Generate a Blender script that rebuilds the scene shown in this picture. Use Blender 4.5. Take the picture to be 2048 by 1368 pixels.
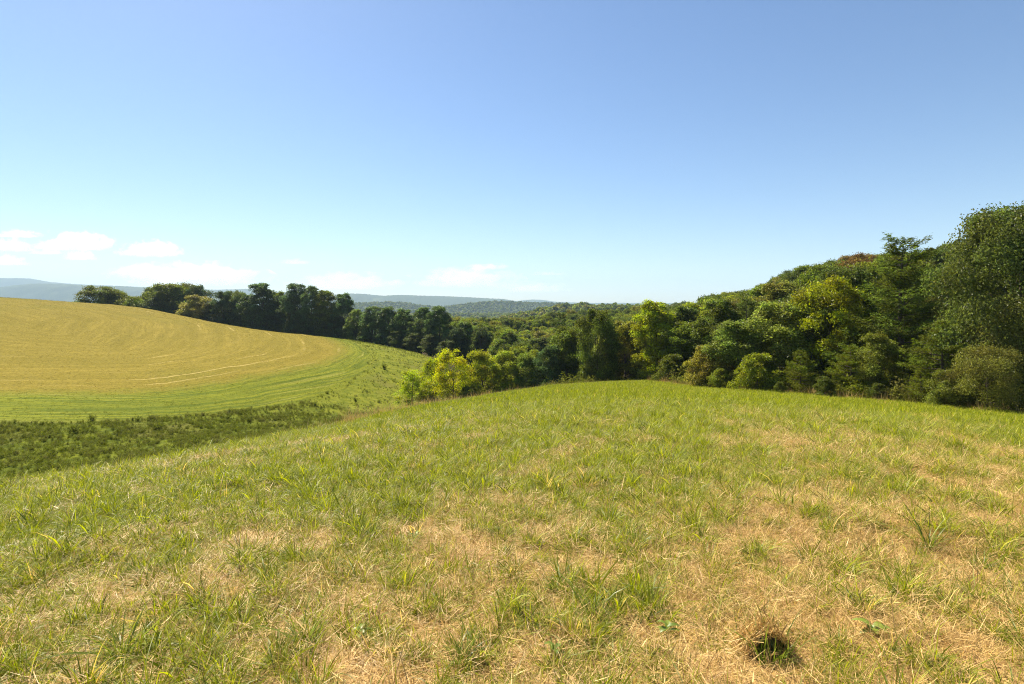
import bpy, math, random
import numpy as np
from mathutils import Vector

# ------------------------------------------------------------------ camera, sky, sun, exposure
S = bpy.context.scene
for o in list(bpy.data.objects): bpy.data.objects.remove(o)
COL = S.collection
F, YH, CZ = 1138.0, 612.0, 1.65          # focal length in photo pixels, horizon row, eye height
cam = bpy.data.cameras.new('camera'); camo = bpy.data.objects.new('camera', cam); COL.objects.link(camo)
cam.sensor_width = 36.0; cam.lens = 36.0*F/2048; cam.shift_y = -(684-YH)/2048
cam.clip_start = 0.05; cam.clip_end = 60000
camo.location = (0, 0, CZ); camo.rotation_euler = (math.radians(90), 0, 0)
S.camera = camo
SUN_AZ, SUN_EL = math.radians(-38), math.radians(50)      # azimuth from straight ahead, minus = left
sun_dir = Vector((math.sin(SUN_AZ)*math.cos(SUN_EL), math.cos(SUN_AZ)*math.cos(SUN_EL), math.sin(SUN_EL)))
wd = bpy.data.worlds.new('World'); S.world = wd; wd.use_nodes = True
wn = wd.node_tree; bg = wn.nodes['Background']
sky = wn.nodes.new('ShaderNodeTexSky'); sky.sky_type = 'NISHITA'; sky.sun_disc = False
sky.sun_elevation = SUN_EL; sky.sun_rotation = SUN_AZ
sky.altitude = 300; sky.air_density = 1.0; sky.dust_density = 0.42; sky.ozone_density = 1.6
hsv = wn.nodes.new('ShaderNodeHueSaturation'); hsv.inputs['Saturation'].default_value = 1.08; hsv.inputs['Hue'].default_value = 0.5; wn.links.new(sky.outputs[0], hsv.inputs['Color']); tn = wn.nodes.new('ShaderNodeMix'); tn.data_type = 'RGBA'; tn.blend_type = 'MULTIPLY'; tn.inputs[0].default_value = 1; tn.inputs[7].default_value = (.93, .965, 1.02, 1); wn.links.new(hsv.outputs[0], tn.inputs[6]); wn.links.new(tn.outputs[2], bg.inputs[0]); bg.inputs[1].default_value = 0.060
sl = bpy.data.lights.new('sun', 'SUN'); sl.energy = 5.0; sl.angle = math.radians(0.53); sl.color = (1.0, .91, .73)
so = bpy.data.objects.new('sun', sl); COL.objects.link(so)
so.rotation_euler = sun_dir.to_track_quat('Z', 'Y').to_euler(); so.location = sun_dir*60
S.view_settings.view_transform = 'Standard'; S.view_settings.look = 'None'
S.view_settings.exposure = 1.27; S.view_settings.gamma = 1; S.view_settings.use_curve_mapping = False
S.render.engine = 'CYCLES'
cy = S.cycles
cy.max_bounces = 6; cy.diffuse_bounces = 3; cy.glossy_bounces = 2; cy.transmission_bounces = 4; cy.volume_bounces = 3
cy.transparent_max_bounces = 8; cy.use_denoising = True; cy.denoiser = 'OPENIMAGEDENOISE'; cy.denoising_input_passes = 'RGB_ALBEDO_NORMAL'; cy.denoising_prefilter = 'NONE'; cy.sample_clamp_indirect = 1.0
cy.volume_step_rate = 0.25; cy.volume_max_steps = 256
cy.pixel_filter_type = 'BLACKMAN_HARRIS'; cy.filter_width = 1.05

R = np.random.default_rng(7)
PI = math.pi

# ------------------------------------------------------------------ land: a height field through surveyed points
def P(px, py, Y): return ((px-1024)/F*Y, Y, CZ-(py-YH)/F*Y)
CP = []
def cpt(px, py, Y): CP.append(P(px, py, Y))
def w(x, y, z): CP.append((x, y, z))
for Y, z in ((0,0),(2.5,0),(5,-.3),(10,-.92),(20,-2.05),(40,-4.4),(60,-6.45)): w(0.06*Y, Y, z)
cpt(1230,756,80); w(18,95,-13); w(10,95,-13.5)
for t in ((0,985,14),(250,945,17),(420,895,22),(620,850,32),(790,822,42),(900,808,50),(1000,790,60),(1120,766,70)): cpt(*t)
for t in ((-22.5,25,-8.6),(-20,33,-8.6),(-20,45,-9.6),(-14,62,-11.6),(-6,75,-13.2),(9,10,-1.15),(18,20,-2.75),(-9,8,-1.1),(-5,4,-.3),(5,4,-.25)): w(*t)
for t in ((1700,794,48),(2048,828,38),(1550,788,55),(1400,782,62),(1330,768,72)): cpt(*t)
for t in ((0,-20,1),(-25,-10,-2.0),(25,-15,1),(-45,0,-7),(45,15,-4),(-60,20,-11.5)): w(*t)
for t in ((0,950,46),(450,872,64),(250,885,56),(620,846,76)): cpt(*t)
for t in ((-16.6,95,-15.8),(0,112,-18.5),(20,130,-21)): w(*t)
for t in ((0,850,62),(0,790,80),(0,700,120),(0,640,155),(0,605,190),(0,588,225)): cpt(*t)
w(-230,268,1)
for t in ((300,790,80),(300,720,115),(300,660,165),(300,617,225)): cpt(*t)
w(-160,258,-9); w(-190,262,-7); w(-120,250,-13)
for t in ((480,767,92),(480,700,140),(480,655,220),(600,735,108),(560,668,215),(690,708,138),(690,678,198),(700,760,105),(600,802,88),
          (780,782,108),(850,742,130),(760,690,185),(820,702,165),(858,716,150)): cpt(*t)
for t in ((-30,190,-15),(-10,165,-17.5),(-50,225,-15),(-95,245,-15),(-250,150,3),(-200,60,-4),(-120,20,-9),
          (70,130,-2),(69,90,-3),(84,200,-6),(82,150,-1),(82,250,-11),(85,110,0),(120,150,4),(120,220,2),(160,300,2),(200,300,5),(45,95,-10),(40,120,-15),
          (55,60,-4),(80,60,-1),(110,100,3),(0,150,-22),(30,180,-22),(0,200,-22),(39,350,-11),(25,300,-15),(-20,280,-19),(60,400,-10),
          (-60,330,-22),(-150,350,-18),(-260,340,-5),(130,200,3)): w(*t)
CP = np.array(CP)
def tps_solve(cp, reg=2.0):
    n = len(cp); d = np.hypot(cp[:,None,0]-cp[None,:,0], cp[:,None,1]-cp[None,:,1])
    K = np.where(d > 0, d*d*np.log(d+1e-9), 0)*1e-2 + np.eye(n)*reg
    A = np.zeros((n+3, n+3)); A[:n,:n] = K; A[:n,n] = 1; A[:n,n+1:] = cp[:,:2]; A[n:,:n] = A[:n,n:].T
    b = np.zeros(n+3); b[:n] = cp[:,2]
    return np.linalg.solve(A, b)
TW = tps_solve(CP)
def tps(x, y):
    n = len(CP); out = TW[n]+TW[n+1]*x+TW[n+2]*y
    for i in range(n):
        d2 = (x-CP[i,0])**2+(y-CP[i,1])**2
        out += TW[i]*0.5e-2*d2*np.log(d2+1e-12)
    return out
def sstep(a, b, x):
    t = np.clip((x-a)/(b-a), 0, 1); return t*t*(3-2*t)
_ph = np.random.default_rng(3).uniform(0, 6.28, (12, 2)); _dr = np.random.default_rng(4).uniform(0, 6.28, 12)
def wav(x, y, L, k=6):                    # smooth random undulation of wavelength about L, range about -1..1
    o = np.zeros_like(x, dtype=float)
    for i in range(k):
        f = 6.283/L*(0.7+0.13*i); a = _dr[i]+L*0.37
        o += np.sin((x*math.cos(a)+y*math.sin(a))*f+_ph[i,0]+1.7*np.sin((x*math.sin(a)-y*math.cos(a))*f*.6+_ph[i,1]))
    return o/k*1.6
def ground(x, y):
    x = np.asarray(x, float); y = np.asarray(y, float); sh = x.shape
    x = x.ravel(); y = y.ravel(); r = np.hypot(x, y-0.0)
    k = sstep(270, 420, r)
    near = tps(np.clip(x, -320, 320), np.clip(y, -60, 420))
    far = -34+5*wav(x, y, 700)-6*sstep(800, 4000, r)
    z = near*(1-k)+far*k
    z += 0.05*wav(x, y, 3.1)*sstep(1.5, 6, r)*(1-k) + 0.10*wav(x, y, 11)*sstep(8, 30, r)*(1-k)
    return z.reshape(sh)
def gz(x, y): return float(ground(np.array([x]), np.array([y]))[0])

# boundary lines, as ground points seen in the survey
def line(pts): return np.array([P(a, b, c)[:2] for a, b, c in pts])
WEED = np.vstack([[(-260,35)], line([(0,850,62),(250,836,66),(450,812,75),(600,795,86),(700,762,104),(748,728,122),(742,700,152),(690,681,197)]), [(-80,260)]])
TAN = np.vstack([[(-280,60)], line([(0,786,81),(150,788,80),(300,786,81),(480,764,94),(600,738,107),(680,716,126),(701,700,142),(680,686,168),(640,676,198)]), [(-85,222),(-120,238),(-165,254),(-300,290)]])
DRAW = np.array([(-80,22),(-41,46),(-32,64),(-25.5,76),(-16.6,95),(0,112)], float)
EDGE = np.vstack([line([(640,870,26),(900,806,52),(1000,789,62),(1120,765,74),(1230,756,84),(1310,763,78),(1360,775,68),(1400,781,61),(1550,788,54),(1700,794,47),(1900,812,41),(2048,828,36.5)]), [(42,22),(44,-20)]])
def pl_dist(x, y, pl):                    # distance to a polyline, arc position and side
    best = np.full(x.shape, 1e9); s = np.zeros(x.shape); sg = np.ones(x.shape); acc = 0
    for a, b in zip(pl[:-1], pl[1:]):
        d = b-a; L = math.hypot(*d); t = np.clip(((x-a[0])*d[0]+(y-a[1])*d[1])/L**2, 0, 1)
        dx = x-(a[0]+t*d[0]); dy = y-(a[1]+t*d[1]); q = np.hypot(dx, dy); m = q < best
        best = np.where(m, q, best); s = np.where(m, acc+t*L, s); sg = np.where(m, np.sign(d[0]*dy-d[1]*dx), sg); acc += L
    return best, s, sg
def smooth_pl(pl, n=2):
    for _ in range(n):
        q = [pl[0]]
        for a, b in zip(pl[:-1], pl[1:]): q += [a*.75+b*.25, a*.25+b*.75]
        pl = np.array(q+[pl[-1]])
    return pl
WEED, TAN, EDGE = smooth_pl(WEED), smooth_pl(TAN), smooth_pl(EDGE)
def zones(x, y):
    dt, st, gt = pl_dist(x, y, TAN); dw, sw, gw = pl_dist(x, y, WEED); dd, sd, gd = pl_dist(x, y, DRAW)
    de, se, ge = pl_dist(x, y, EDGE)
    return dt*gt, st, dw*gw, dd*gd, de*np.where(ge < 0, 1, -1)
# dt > 0 inside the tan hay; dw > 0 inside the mown field; dd < 0 on the camera's side of the draw; de > 0 inside the meadow edge

# windrow streaks left by the mower on the near hill
STREAKS = [np.array([(2.7,3.2),(4.2,8),(7.0,16),(9.5,23)]), np.array([(4.6,4.5),(6.3,9.5),(9.6,17),(13,24)]), np.array([(6.5,6.5),(9.5,12),(14,19),(19,26)]),
           np.array([(-.9,2.3),(-.3,3.6),(.1,4.6)]), np.array([(-9.5,10.6),(-6.6,12.4),(-3.2,14),(0,17)]), np.array([(1.2,2.5),(2.0,4.2),(2.6,6)])]
STREAK_W = [.8, .7, .9, .5, .45, .5]
def dryness(x, y):
    r = np.hypot(x, y)
    d = 0.47-0.22*sstep(3.2, 8.0, r)-0.14*sstep(9, 28, r)
    d = d+0.13*wav(x, y, 1.5)+0.20*wav(x+9, y, .55)+0.14*wav(x-4, y+2, .27)+0.10*wav(x, y+5, 5)
    d = d-0.18*sstep(-1.0, -5, x)*sstep(12, 5, r)
    for s, wd_ in zip(STREAKS, STREAK_W):
        q, _, _ = pl_dist(x, y, s); d = d+0.34*np.exp(-(q/wd_)**2)
    u = x-0.42*y+0.0032*y*y+.25*wav(x, y, 4)                 # mower rows that run up to the crest
    d = d+(.34*np.clip(np.cos(6.283*u/2.7), 0, 1)**2-.10)*sstep(3.5, 8, r)*np.clip(.6+.6*wav(x, y+3, 9), 0, 1)*sstep(-14, -4, x)
    return np.clip(d, 0, 1)

# ------------------------------------------------------------------ mesh and material helpers
def mesh(name, v, f, mats, attrs=None, smooth=False, per=4):
    m = bpy.data.meshes.new(name); v = np.asarray(v, np.float32); f = np.asarray(f, np.int32)
    nf, k = f.shape
    m.vertices.add(len(v)); m.vertices.foreach_set('co', v.ravel())
    m.loops.add(nf*k); m.loops.foreach_set('vertex_index', f.ravel())
    m.polygons.add(nf); m.polygons.foreach_set('loop_start', np.arange(0, nf*k, k, dtype=np.int32))
    m.polygons.foreach_set('use_smooth', np.full(nf, smooth))
    for a in (mats if isinstance(mats, (list, tuple)) else [mats]): m.materials.append(a)
    for n, a in (attrs or {}).items():
        at = m.attributes.new(n, 'FLOAT', 'POINT'); at.data.foreach_set('value', np.asarray(a, np.float32))
    m.update(calc_edges=True); m.validate(); return m
def obj(name, m, parent=None, loc=None, col=COL):
    o = bpy.data.objects.new(name, m)
    if col: col.objects.link(o)
    if parent: o.parent = parent
    if loc is not None: o.location = loc
    return o
def tag(o, label=None, cat=None, group=None, kind=None):
    for k, v in (('label', label), ('category', cat), ('group', group), ('kind', kind)):
        if v: o[k] = v
    return o
class NT:
    def __init__(s, name):
        s.m = bpy.data.materials.new(name); s.m.use_nodes = True; s.t = s.m.node_tree
        s.t.nodes.clear(); s.out = s.n('ShaderNodeOutputMaterial')
    def n(s, typ, **kw):
        x = s.t.nodes.new(typ)
        for k, v in kw.items(): setattr(x, k, v)
        return x
    def l(s, a, b): s.t.links.new(a, b)
    def val(s, sock, v):
        if isinstance(v, (int, float, tuple)): sock.default_value = v
        else: s.l(v, sock)
    def attr(s, name, typ='GEOMETRY'): return s.n('ShaderNodeAttribute', attribute_name=name, attribute_type=typ).outputs['Fac']
    def math(s, op, a, b=0.0, c=None):
        x = s.n('ShaderNodeMath', operation=op); s.val(x.inputs[0], a); s.val(x.inputs[1], b)
        if c is not None: s.val(x.inputs[2], c)
        return x.outputs[0]
    def mix(s, f, a, b, blend='MIX'):
        x = s.n('ShaderNodeMix', data_type='RGBA', blend_type=blend); s.val(x.inputs[0], f)
        for sock, v in ((x.inputs[6], a), (x.inputs[7], b)):
            if isinstance(v, tuple): sock.default_value = (*v, 1) if len(v) == 3 else v
            else: s.l(v, sock)
        return x.outputs[2]
    def noise(s, scale, vec=None, detail=3.0, rough=.55):
        x = s.n('ShaderNodeTexNoise'); x.inputs['Scale'].default_value = scale; x.inputs['Detail'].default_value = detail
        x.inputs['Roughness'].default_value = rough
        if vec is not None: s.l(vec, x.inputs['Vector'])
        return x.outputs['Fac']
    def ramp(s, f, a, b, lo=0.0, hi=1.0):
        x = s.n('ShaderNodeMapRange', interpolation_type='SMOOTHSTEP'); s.val(x.inputs[0], f)
        for i, v in ((1, a), (2, b), (3, lo), (4, hi)): x.inputs[i].default_value = v
        return x.outputs[0]
    def comb(s, x=0.0, y=0.0, z=0.0):
        c = s.n('ShaderNodeCombineXYZ')
        for i, v in enumerate((x, y, z)): s.val(c.inputs[i], v)
        return c.outputs[0]
    def princ(s, col, rough=.7, spec=.3, bump=None, bdist=.02, bstr=.6):
        p = s.n('ShaderNodeBsdfPrincipled'); s.val(p.inputs['Base Color'], (*col, 1) if isinstance(col, tuple) else col)
        s.val(p.inputs['Roughness'], rough); p.inputs['Specular IOR Level'].default_value = spec
        if bump is not None:
            b = s.n('ShaderNodeBump'); b.inputs['Distance'].default_value = bdist; b.inputs['Strength'].default_value = bstr
            s.l(bump, b.inputs['Height']); s.l(b.outputs[0], p.inputs['Normal'])
        return p
    def leafy(s, col, tcol, trans=.35, rough=.5, spec=.35):
        p = s.princ(col, rough, spec); t = s.n('ShaderNodeBsdfTranslucent'); s.l(tcol, t.inputs[0])
        x = s.n('ShaderNodeMixShader'); x.inputs[0].default_value = trans
        s.l(p.outputs[0], x.inputs[1]); s.l(t.outputs[0], x.inputs[2]); s.l(x.outputs[0], s.out.inputs[0]); return s.m

def ground_mat():
    t = NT('ground_cover'); pos = t.n('ShaderNodeNewGeometry').outputs['Position']
    dt, st, dw, dd, dry, wood, meadow = [t.attr(a) for a in ('dt', 'st', 'dw', 'dd', 'dry', 'wood', 'meadow')]
    # near meadow: thatch, soil and low green
    n1 = t.noise(38, pos, 5, .65); n2 = t.noise(9, pos, 4); n3 = t.noise(150, pos, 3)
    straw = t.mix(t.ramp(n1, .3, .7), (.24,.145,.05), (.54,.36,.15))
    straw = t.mix(t.ramp(n3, .55, .75), straw, (.66,.50,.27))
    straw = t.mix(t.ramp(n2, .62, .8, 0, .55), straw, (.20,.12,.05))
    low = t.mix(t.ramp(n1, .3, .7), (.10,.13,.025), (.25,.27,.07))
    near = t.mix(t.math('MULTIPLY', t.ramp(t.math('ADD', dry, t.math('MULTIPLY', t.math('SUBTRACT', n2, .5), .6)), .28, .55), 1.0), low, straw)
    # mown hay: swaths follow the field edge
    wob = t.math('MULTIPLY', t.math('SUBTRACT', t.noise(.06, pos, 2), .5), 3.0)
    du = t.math('ADD', dt, wob)
    sv = t.comb(t.math('MULTIPLY', du, .33), t.math('MULTIPLY', st, .012), 0.0)
    sw1 = t.noise(1.0, sv, 3, .6)
    sv2 = t.comb(t.math('MULTIPLY', du, 1.25), t.math('MULTIPLY', st, .05), 3.0)
    sw2 = t.noise(1.0, sv2, 3, .6)
    fine = t.noise(2.6, pos, 5, .75); patch = t.noise(.035, pos, 3)
    tan = t.mix(t.ramp(sw1, .28, .74), (.146,.118,.010), (.218,.168,.022))
    tan = t.mix(t.ramp(sw2, .40, .62, 0, .7), tan, (.14,.112,.007))
    tan = t.mix(t.ramp(patch, .52, .72, 0, .6), tan, (.13,.118,.010))
    tan = t.mix(t.ramp(fine, .50, .68, 0, .75), tan, (.30,.22,.035))
    tan = t.mix(t.ramp(fine, .48, .30, 0, .75), tan, (.085,.065,.006))
    lines = 0.0; msk = t.noise(1.0, t.comb(t.math('MULTIPLY', dt, .25), t.math('MULTIPLY', st, .035), 5.0), 2)
    dl = t.math('ADD', dt, t.math('MULTIPLY', t.math('SUBTRACT', t.noise(.5, pos, 4, .7), .5), 1.1))
    for d0, ww in ((2.2, .35), (6.0, .30), (10.4, .32), (17.5, .30), (27.0, .28), (36.0, .3)):
        lines = t.math('MAXIMUM', lines, t.ramp(t.math('ABSOLUTE', t.math('SUBTRACT', dl, d0)), ww*1.5, ww*.3))
    tan = t.mix(t.math('MULTIPLY', t.math('MULTIPLY', lines, t.ramp(msk, .48, .70)), .45), tan, (.52,.40,.16))
    rimg = t.mix(t.ramp(sw2, .36, .64), (.075,.10,.005), (.165,.175,.010))
    rimg = t.mix(t.ramp(fine, .5, .75, 0, .5), rimg, (.23,.225,.03))
    rimg = t.mix(t.ramp(fine, .48, .25, 0, .5), rimg, (.05,.075,.01))
    rimg = t.mix(t.ramp(t.noise(1.0, t.comb(t.math('MULTIPLY', du, .9), t.math('MULTIPLY', st, .03), 13.0), 2), .58, .72, 0, .6), rimg, (.28,.26,.06))
    edge_n = t.math('MULTIPLY', t.math('SUBTRACT', t.noise(.35, pos, 4, .7), .5), 7.0)
    hay = t.mix(t.ramp(t.math('ADD', dt, edge_n), -3.0, 4.5), rimg, tan)
    # rough growth in the draw
    wn_ = t.noise(.55, pos, 5, .7)
    weed = t.mix(t.ramp(wn_, .35, .65), t.mix(t.attr('rough'), (.045,.064,.003), (.09,.11,.006)), t.mix(t.attr('rough'), (.12,.138,.007), (.175,.18,.016)))
    weed = t.mix(t.ramp(t.noise(.13, pos, 3), .5, .7, 0, .6), weed, (.125,.115,.025))
    c = t.mix(t.ramp(t.math('ADD', dw, edge_n), -4.5, 3.5), weed, hay)
    c = t.mix(meadow, c, near)
    litter = t.mix(n2, (.045,.032,.018), (.085,.065,.035))
    c = t.mix(wood, c, litter)
    far = t.attr('far')
    fp = t.noise(.0045, pos, 2); ft = t.noise(.06, pos, 4, .7)
    fc = t.mix(t.ramp(fp, .52, .56), t.mix(ft, (.022,.036,.012), (.05,.07,.02)), t.mix(ft, (.11,.15,.035), (.16,.18,.05)))
    c = t.mix(far, c, fc)
    b = t.math('ADD', t.math('MULTIPLY', n1, .6), t.math('MULTIPLY', fine, t.math('SUBTRACT', 1.0, meadow)))
    p = t.princ(c, .9, .04, b, .06, .7); t.l(p.outputs[0], t.out.inputs[0]); return t.m
GROUND = ground_mat()

def grass_mat(spec=.25):
    t = NT('grass_blade'); tone, tip = t.attr('tone'), t.attr('tip'); dry = t.attr('dry', 'INSTANCER'); far = t.attr('sheen', 'INSTANCER')
    oi = t.n('ShaderNodeObjectInfo').outputs['Random']
    g = t.mix(tone, (.040,.080,.001), (.43,.45,.018))
    g = t.mix(t.math('MULTIPLY', oi, .45), g, (.27,.27,.04))
    g = t.mix(t.math('MULTIPLY', t.ramp(tip, .6, 1.0), .3), g, (.30,.28,.09))
    s = t.mix(tone, (.27,.165,.035), (.80,.57,.19))
    k = t.ramp(t.math('ADD', dry, t.math('MULTIPLY', t.math('SUBTRACT', tone, .5), .5)), .46, .72)
    c = t.mix(k, g, s)
    hs = t.n('ShaderNodeHueSaturation'); hs.inputs['Value'].default_value = 1.5; hs.inputs['Saturation'].default_value = 1.1; t.l(c, hs.inputs['Color'])
    return t.leafy(c, hs.outputs[0], .38, .48, spec)
def straw_mat():
    t = NT('dry_straw'); tone = t.attr('tone'); oi = t.n('ShaderNodeObjectInfo').outputs['Random']
    c = t.mix(tone, (.21,.115,.028), (.88,.62,.24)); c = t.mix(t.math('MULTIPLY', oi, .3), c, (.62,.37,.12))
    return t.leafy(c, c, .22, .5, .35)
def weed_mat():
    t = NT('weed_leaf'); tone = t.attr('tone'); oi = t.n('ShaderNodeObjectInfo').outputs['Random']; dry = t.attr('dry', 'INSTANCER')
    c = t.mix(tone, (.034,.056,.002), (.19,.215,.010)); c = t.mix(t.math('MULTIPLY', oi, .4), c, (.12,.125,.010))
    c = t.mix(dry, c, t.mix(tone, (.10,.07,.03), (.24,.19,.07)))
    hs = t.n('ShaderNodeHueSaturation'); hs.inputs['Value'].default_value = 1.6; t.l(c, hs.inputs['Color'])
    return t.leafy(c, hs.outputs[0], .36, .6, .05)
def leaf_mat(name, spec=.26, rough=.45, trans=.38):
    t = NT(name); tone, pf = t.attr('tone'), t.attr('puff')
    ti = t.n('ShaderNodeAttribute', attribute_name='tint', attribute_type='INSTANCER')      # colour of a scattered tree; a single tree uses its own object colour
    oc = t.mix(t.math('GREATER_THAN', ti.outputs['Fac'], .0001), t.n('ShaderNodeObjectInfo').outputs['Color'], ti.outputs['Color'])
    hs = t.n('ShaderNodeHueSaturation'); t.l(oc, hs.inputs['Color'])
    t.l(t.ramp(tone, 0, 1, .48, 1.65), hs.inputs['Value']); t.l(t.ramp(pf, 0, 1, .485, .515), hs.inputs['Hue'])
    h3 = t.n('ShaderNodeHueSaturation'); t.l(hs.outputs[0], h3.inputs['Color']); t.l(t.ramp(pf, 0, 1, .75, 1.3), h3.inputs['Value'])
    h2 = t.n('ShaderNodeHueSaturation'); h2.inputs['Value'].default_value = 1.9; h2.inputs['Saturation'].default_value = 1.08; h2.inputs['Hue'].default_value = .49
    t.l(h3.outputs[0], h2.inputs['Color'])
    return t.leafy(h3.outputs[0], h2.outputs[0], trans, rough, spec)
def plain(name, a, b, scale, rough=.85, spec=.2):
    t = NT(name); pos = t.n('ShaderNodeTexCoord').outputs['Object']; n = t.noise(scale, pos, 4, .7)
    p = t.princ(t.mix(t.ramp(n, .3, .7), a, b), rough, spec, n, .03, .6); t.l(p.outputs[0], t.out.inputs[0]); return t.m
GRASSF = grass_mat(.06); GRASS, STRAW, WEEDM = grass_mat(), straw_mat(), weed_mat()
LEAF, NEEDLE = leaf_mat('broad_leaf'), leaf_mat('pine_needle', .04, .7, .3)
BARK = plain('bark', (.06,.045,.03), (.15,.12,.09), 4)
HILLM = None
def hill_mat():
    t = NT('wooded_hill'); pos = t.n('ShaderNodeNewGeometry').outputs['Position']
    n = t.noise(.07, pos, 4, .7); p_ = t.noise(.004, pos, 3)
    c = t.mix(t.ramp(n, .35, .65), (.018,.03,.010), (.06,.08,.022)); c = t.mix(t.ramp(p_, .6, .68, 0, .5), c, (.12,.14,.05))
    p = t.princ(c, .9, .1); t.l(p.outputs[0], t.out.inputs[0]); return t.m
HILLM = hill_mat()

# ------------------------------------------------------------------ the ground sheet, split where its cover changes
az = np.concatenate([np.radians(np.arange(-56, 56, .25)), np.radians(np.arange(56, 304, 4.0))])
rad = np.concatenate([[.15], np.exp(np.arange(math.log(.5), math.log(320), .02)), np.exp(np.arange(math.log(327), math.log(10300), .07)), [10400]])
A_, R_ = np.meshgrid(az, rad); gx = (R_*np.sin(A_)).ravel(); gy = (R_*np.cos(A_)).ravel()
gzv = ground(gx, gy); na, nr = len(az), len(rad)
dt, st, dw, dd, de = zones(gx, gy)
rr = np.hypot(gx, gy); far = sstep(255, 330, rr)
meadow = np.where((dd < -9) | ((gy < 30) & (gx > -14)), 1.0, 0)*(de > -2)*(rr < 250)
mead_soft = sstep(-6, -10, dd)*np.where((gx < -4) & (gy < 75), 1, sstep(-3, -1, de))*(rr < 250)
wood = sstep(0, -3, de)*(dd < 2)*(gx > 3)*(1-far)
wood = np.maximum(wood, sstep(-14, -20, dw)*(dd > 0)*(1-far)*(gy > 100))
wood = np.maximum(wood, sstep(0, 4, gy-(229+0.02*gx))*(1-far)*(gx > -260))
ii, jj = np.meshgrid(np.arange(nr-1), np.arange(na), indexing='ij')
q = np.stack([ii*na+jj, ii*na+(jj+1) % na, (ii+1)*na+(jj+1) % na, (ii+1)*na+jj], -1).reshape(-1, 4)[:, ::-1]
zone = np.zeros(len(gx), int)                    # 0 draw, 1 meadow, 2 hay field, 3 woodland floor and beyond
zone[dw > 0] = 2; zone[mead_soft > .5] = 1; zone[(wood > .5) | (far > .5)] = 3
qz = zone[q[:, 0]]
AT = dict(dt=dt, st=st, dw=dw, dd=dd, dry=dryness(gx, gy), wood=wood, meadow=mead_soft, far=far, rough=sstep(70, 98, gy))
V_ = np.stack([gx, gy, gzv], 1)
for k, nm in enumerate(('grassy_draw_ground', 'meadow_hill', 'hay_field', 'woodland_ground')):
    f = q[qz == k]; u, inv = np.unique(f.ravel(), return_inverse=True)
    o = obj(nm, mesh(nm, V_[u], inv.reshape(-1, 4), GROUND, {a: b[u] for a, b in AT.items()}, True)); tag(o, kind='structure')

# ------------------------------------------------------------------ far ridges, each a hill with its own depth
def ridge(name, pts, D, depth, base, bump, seed, drop=0):
    rng = np.random.default_rng(seed); pts = np.array(pts, float)
    n, m = 420, 40
    px = np.linspace(pts[0,0], pts[-1,0], n); py = np.interp(px, pts[:,0], pts[:,1])
    py = py+drop; k = np.ones(9)/9; py = np.convolve(np.pad(py, 4, mode='edge'), k, 'valid')
    t = np.linspace(-1, 1, m); T, PX = np.meshgrid(t, px); _, PY = np.meshgrid(t, py)
    Y = D+T*depth; X = (PX-1024)/F*D + 0.15*T*depth; top = CZ-(PY-YH)/F*D
    prof = np.cos(T*PI/2)**1.5
    Z = base+(top-base)*prof*(1+.10*wav(X, Y, depth*.45)*np.abs(T)) + bump*wav(X, Y, depth*.09)*.4*prof + bump*rng.uniform(-.5, .5, X.shape)*prof
    v = np.stack([X, Y, Z], -1).reshape(-1, 3)
    i, j = np.meshgrid(np.arange(n-1), np.arange(m-1), indexing='ij')
    f = np.stack([i*m+j, (i+1)*m+j, (i+1)*m+j+1, i*m+j+1], -1).reshape(-1, 4)
    o = obj(name, mesh(name, v, f, HILLM, None, True)); tag(o, kind='structure')
    return X, Y, Z
ridge('mountain_ridge', [(-420,570),(-200,562),(0,556),(60,557),(95,564),(160,569),(260,573),(360,577),(430,580),(500,578),(560,584),(640,590),(760,600)], 9000, 900, -60, 8, 1)
ridge('mountain_ridge', [(-300,590),(-100,582),(0,576),(40,570),(80,567),(140,569),(210,574),(235,572),(300,577),(420,586),(560,592),(700,604)], 6200, 600, -60, 7, 2)
ridge('mountain_ridge', [(560,604),(640,592),(700,587),(730,588),(765,592),(800,590),(860,592),(905,593),(960,596),(1005,598),(1030,602),(1080,610)], 6800, 650, -60, 6, 3)
ridge('mountain_ridge', [(980,612),(1020,604),(1045,601),(1065,599),(1085,600),(1115,604),(1180,606),(1300,606),(1500,608),(1700,612)], 9300, 700, -60, 6, 4)
H5 = ridge('wooded_hill', [(560,622),(640,611),(690,606),(740,604),(785,602),(815,605),(850,611),(880,613),(905,610),(950,604),(985,601),(1020,602),(1080,604),(1130,606),(1180,611),(1260,618)], 3000, 420, -50, 5, 5, 4)
H6 = ridge('wooded_hill', [(1000,634),(1060,622),(1110,612),(1150,607),(1220,608),(1300,607),(1400,607),(1500,606),(1650,604),(1900,600)], 900, 160, -40, 3, 6, 13)

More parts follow.
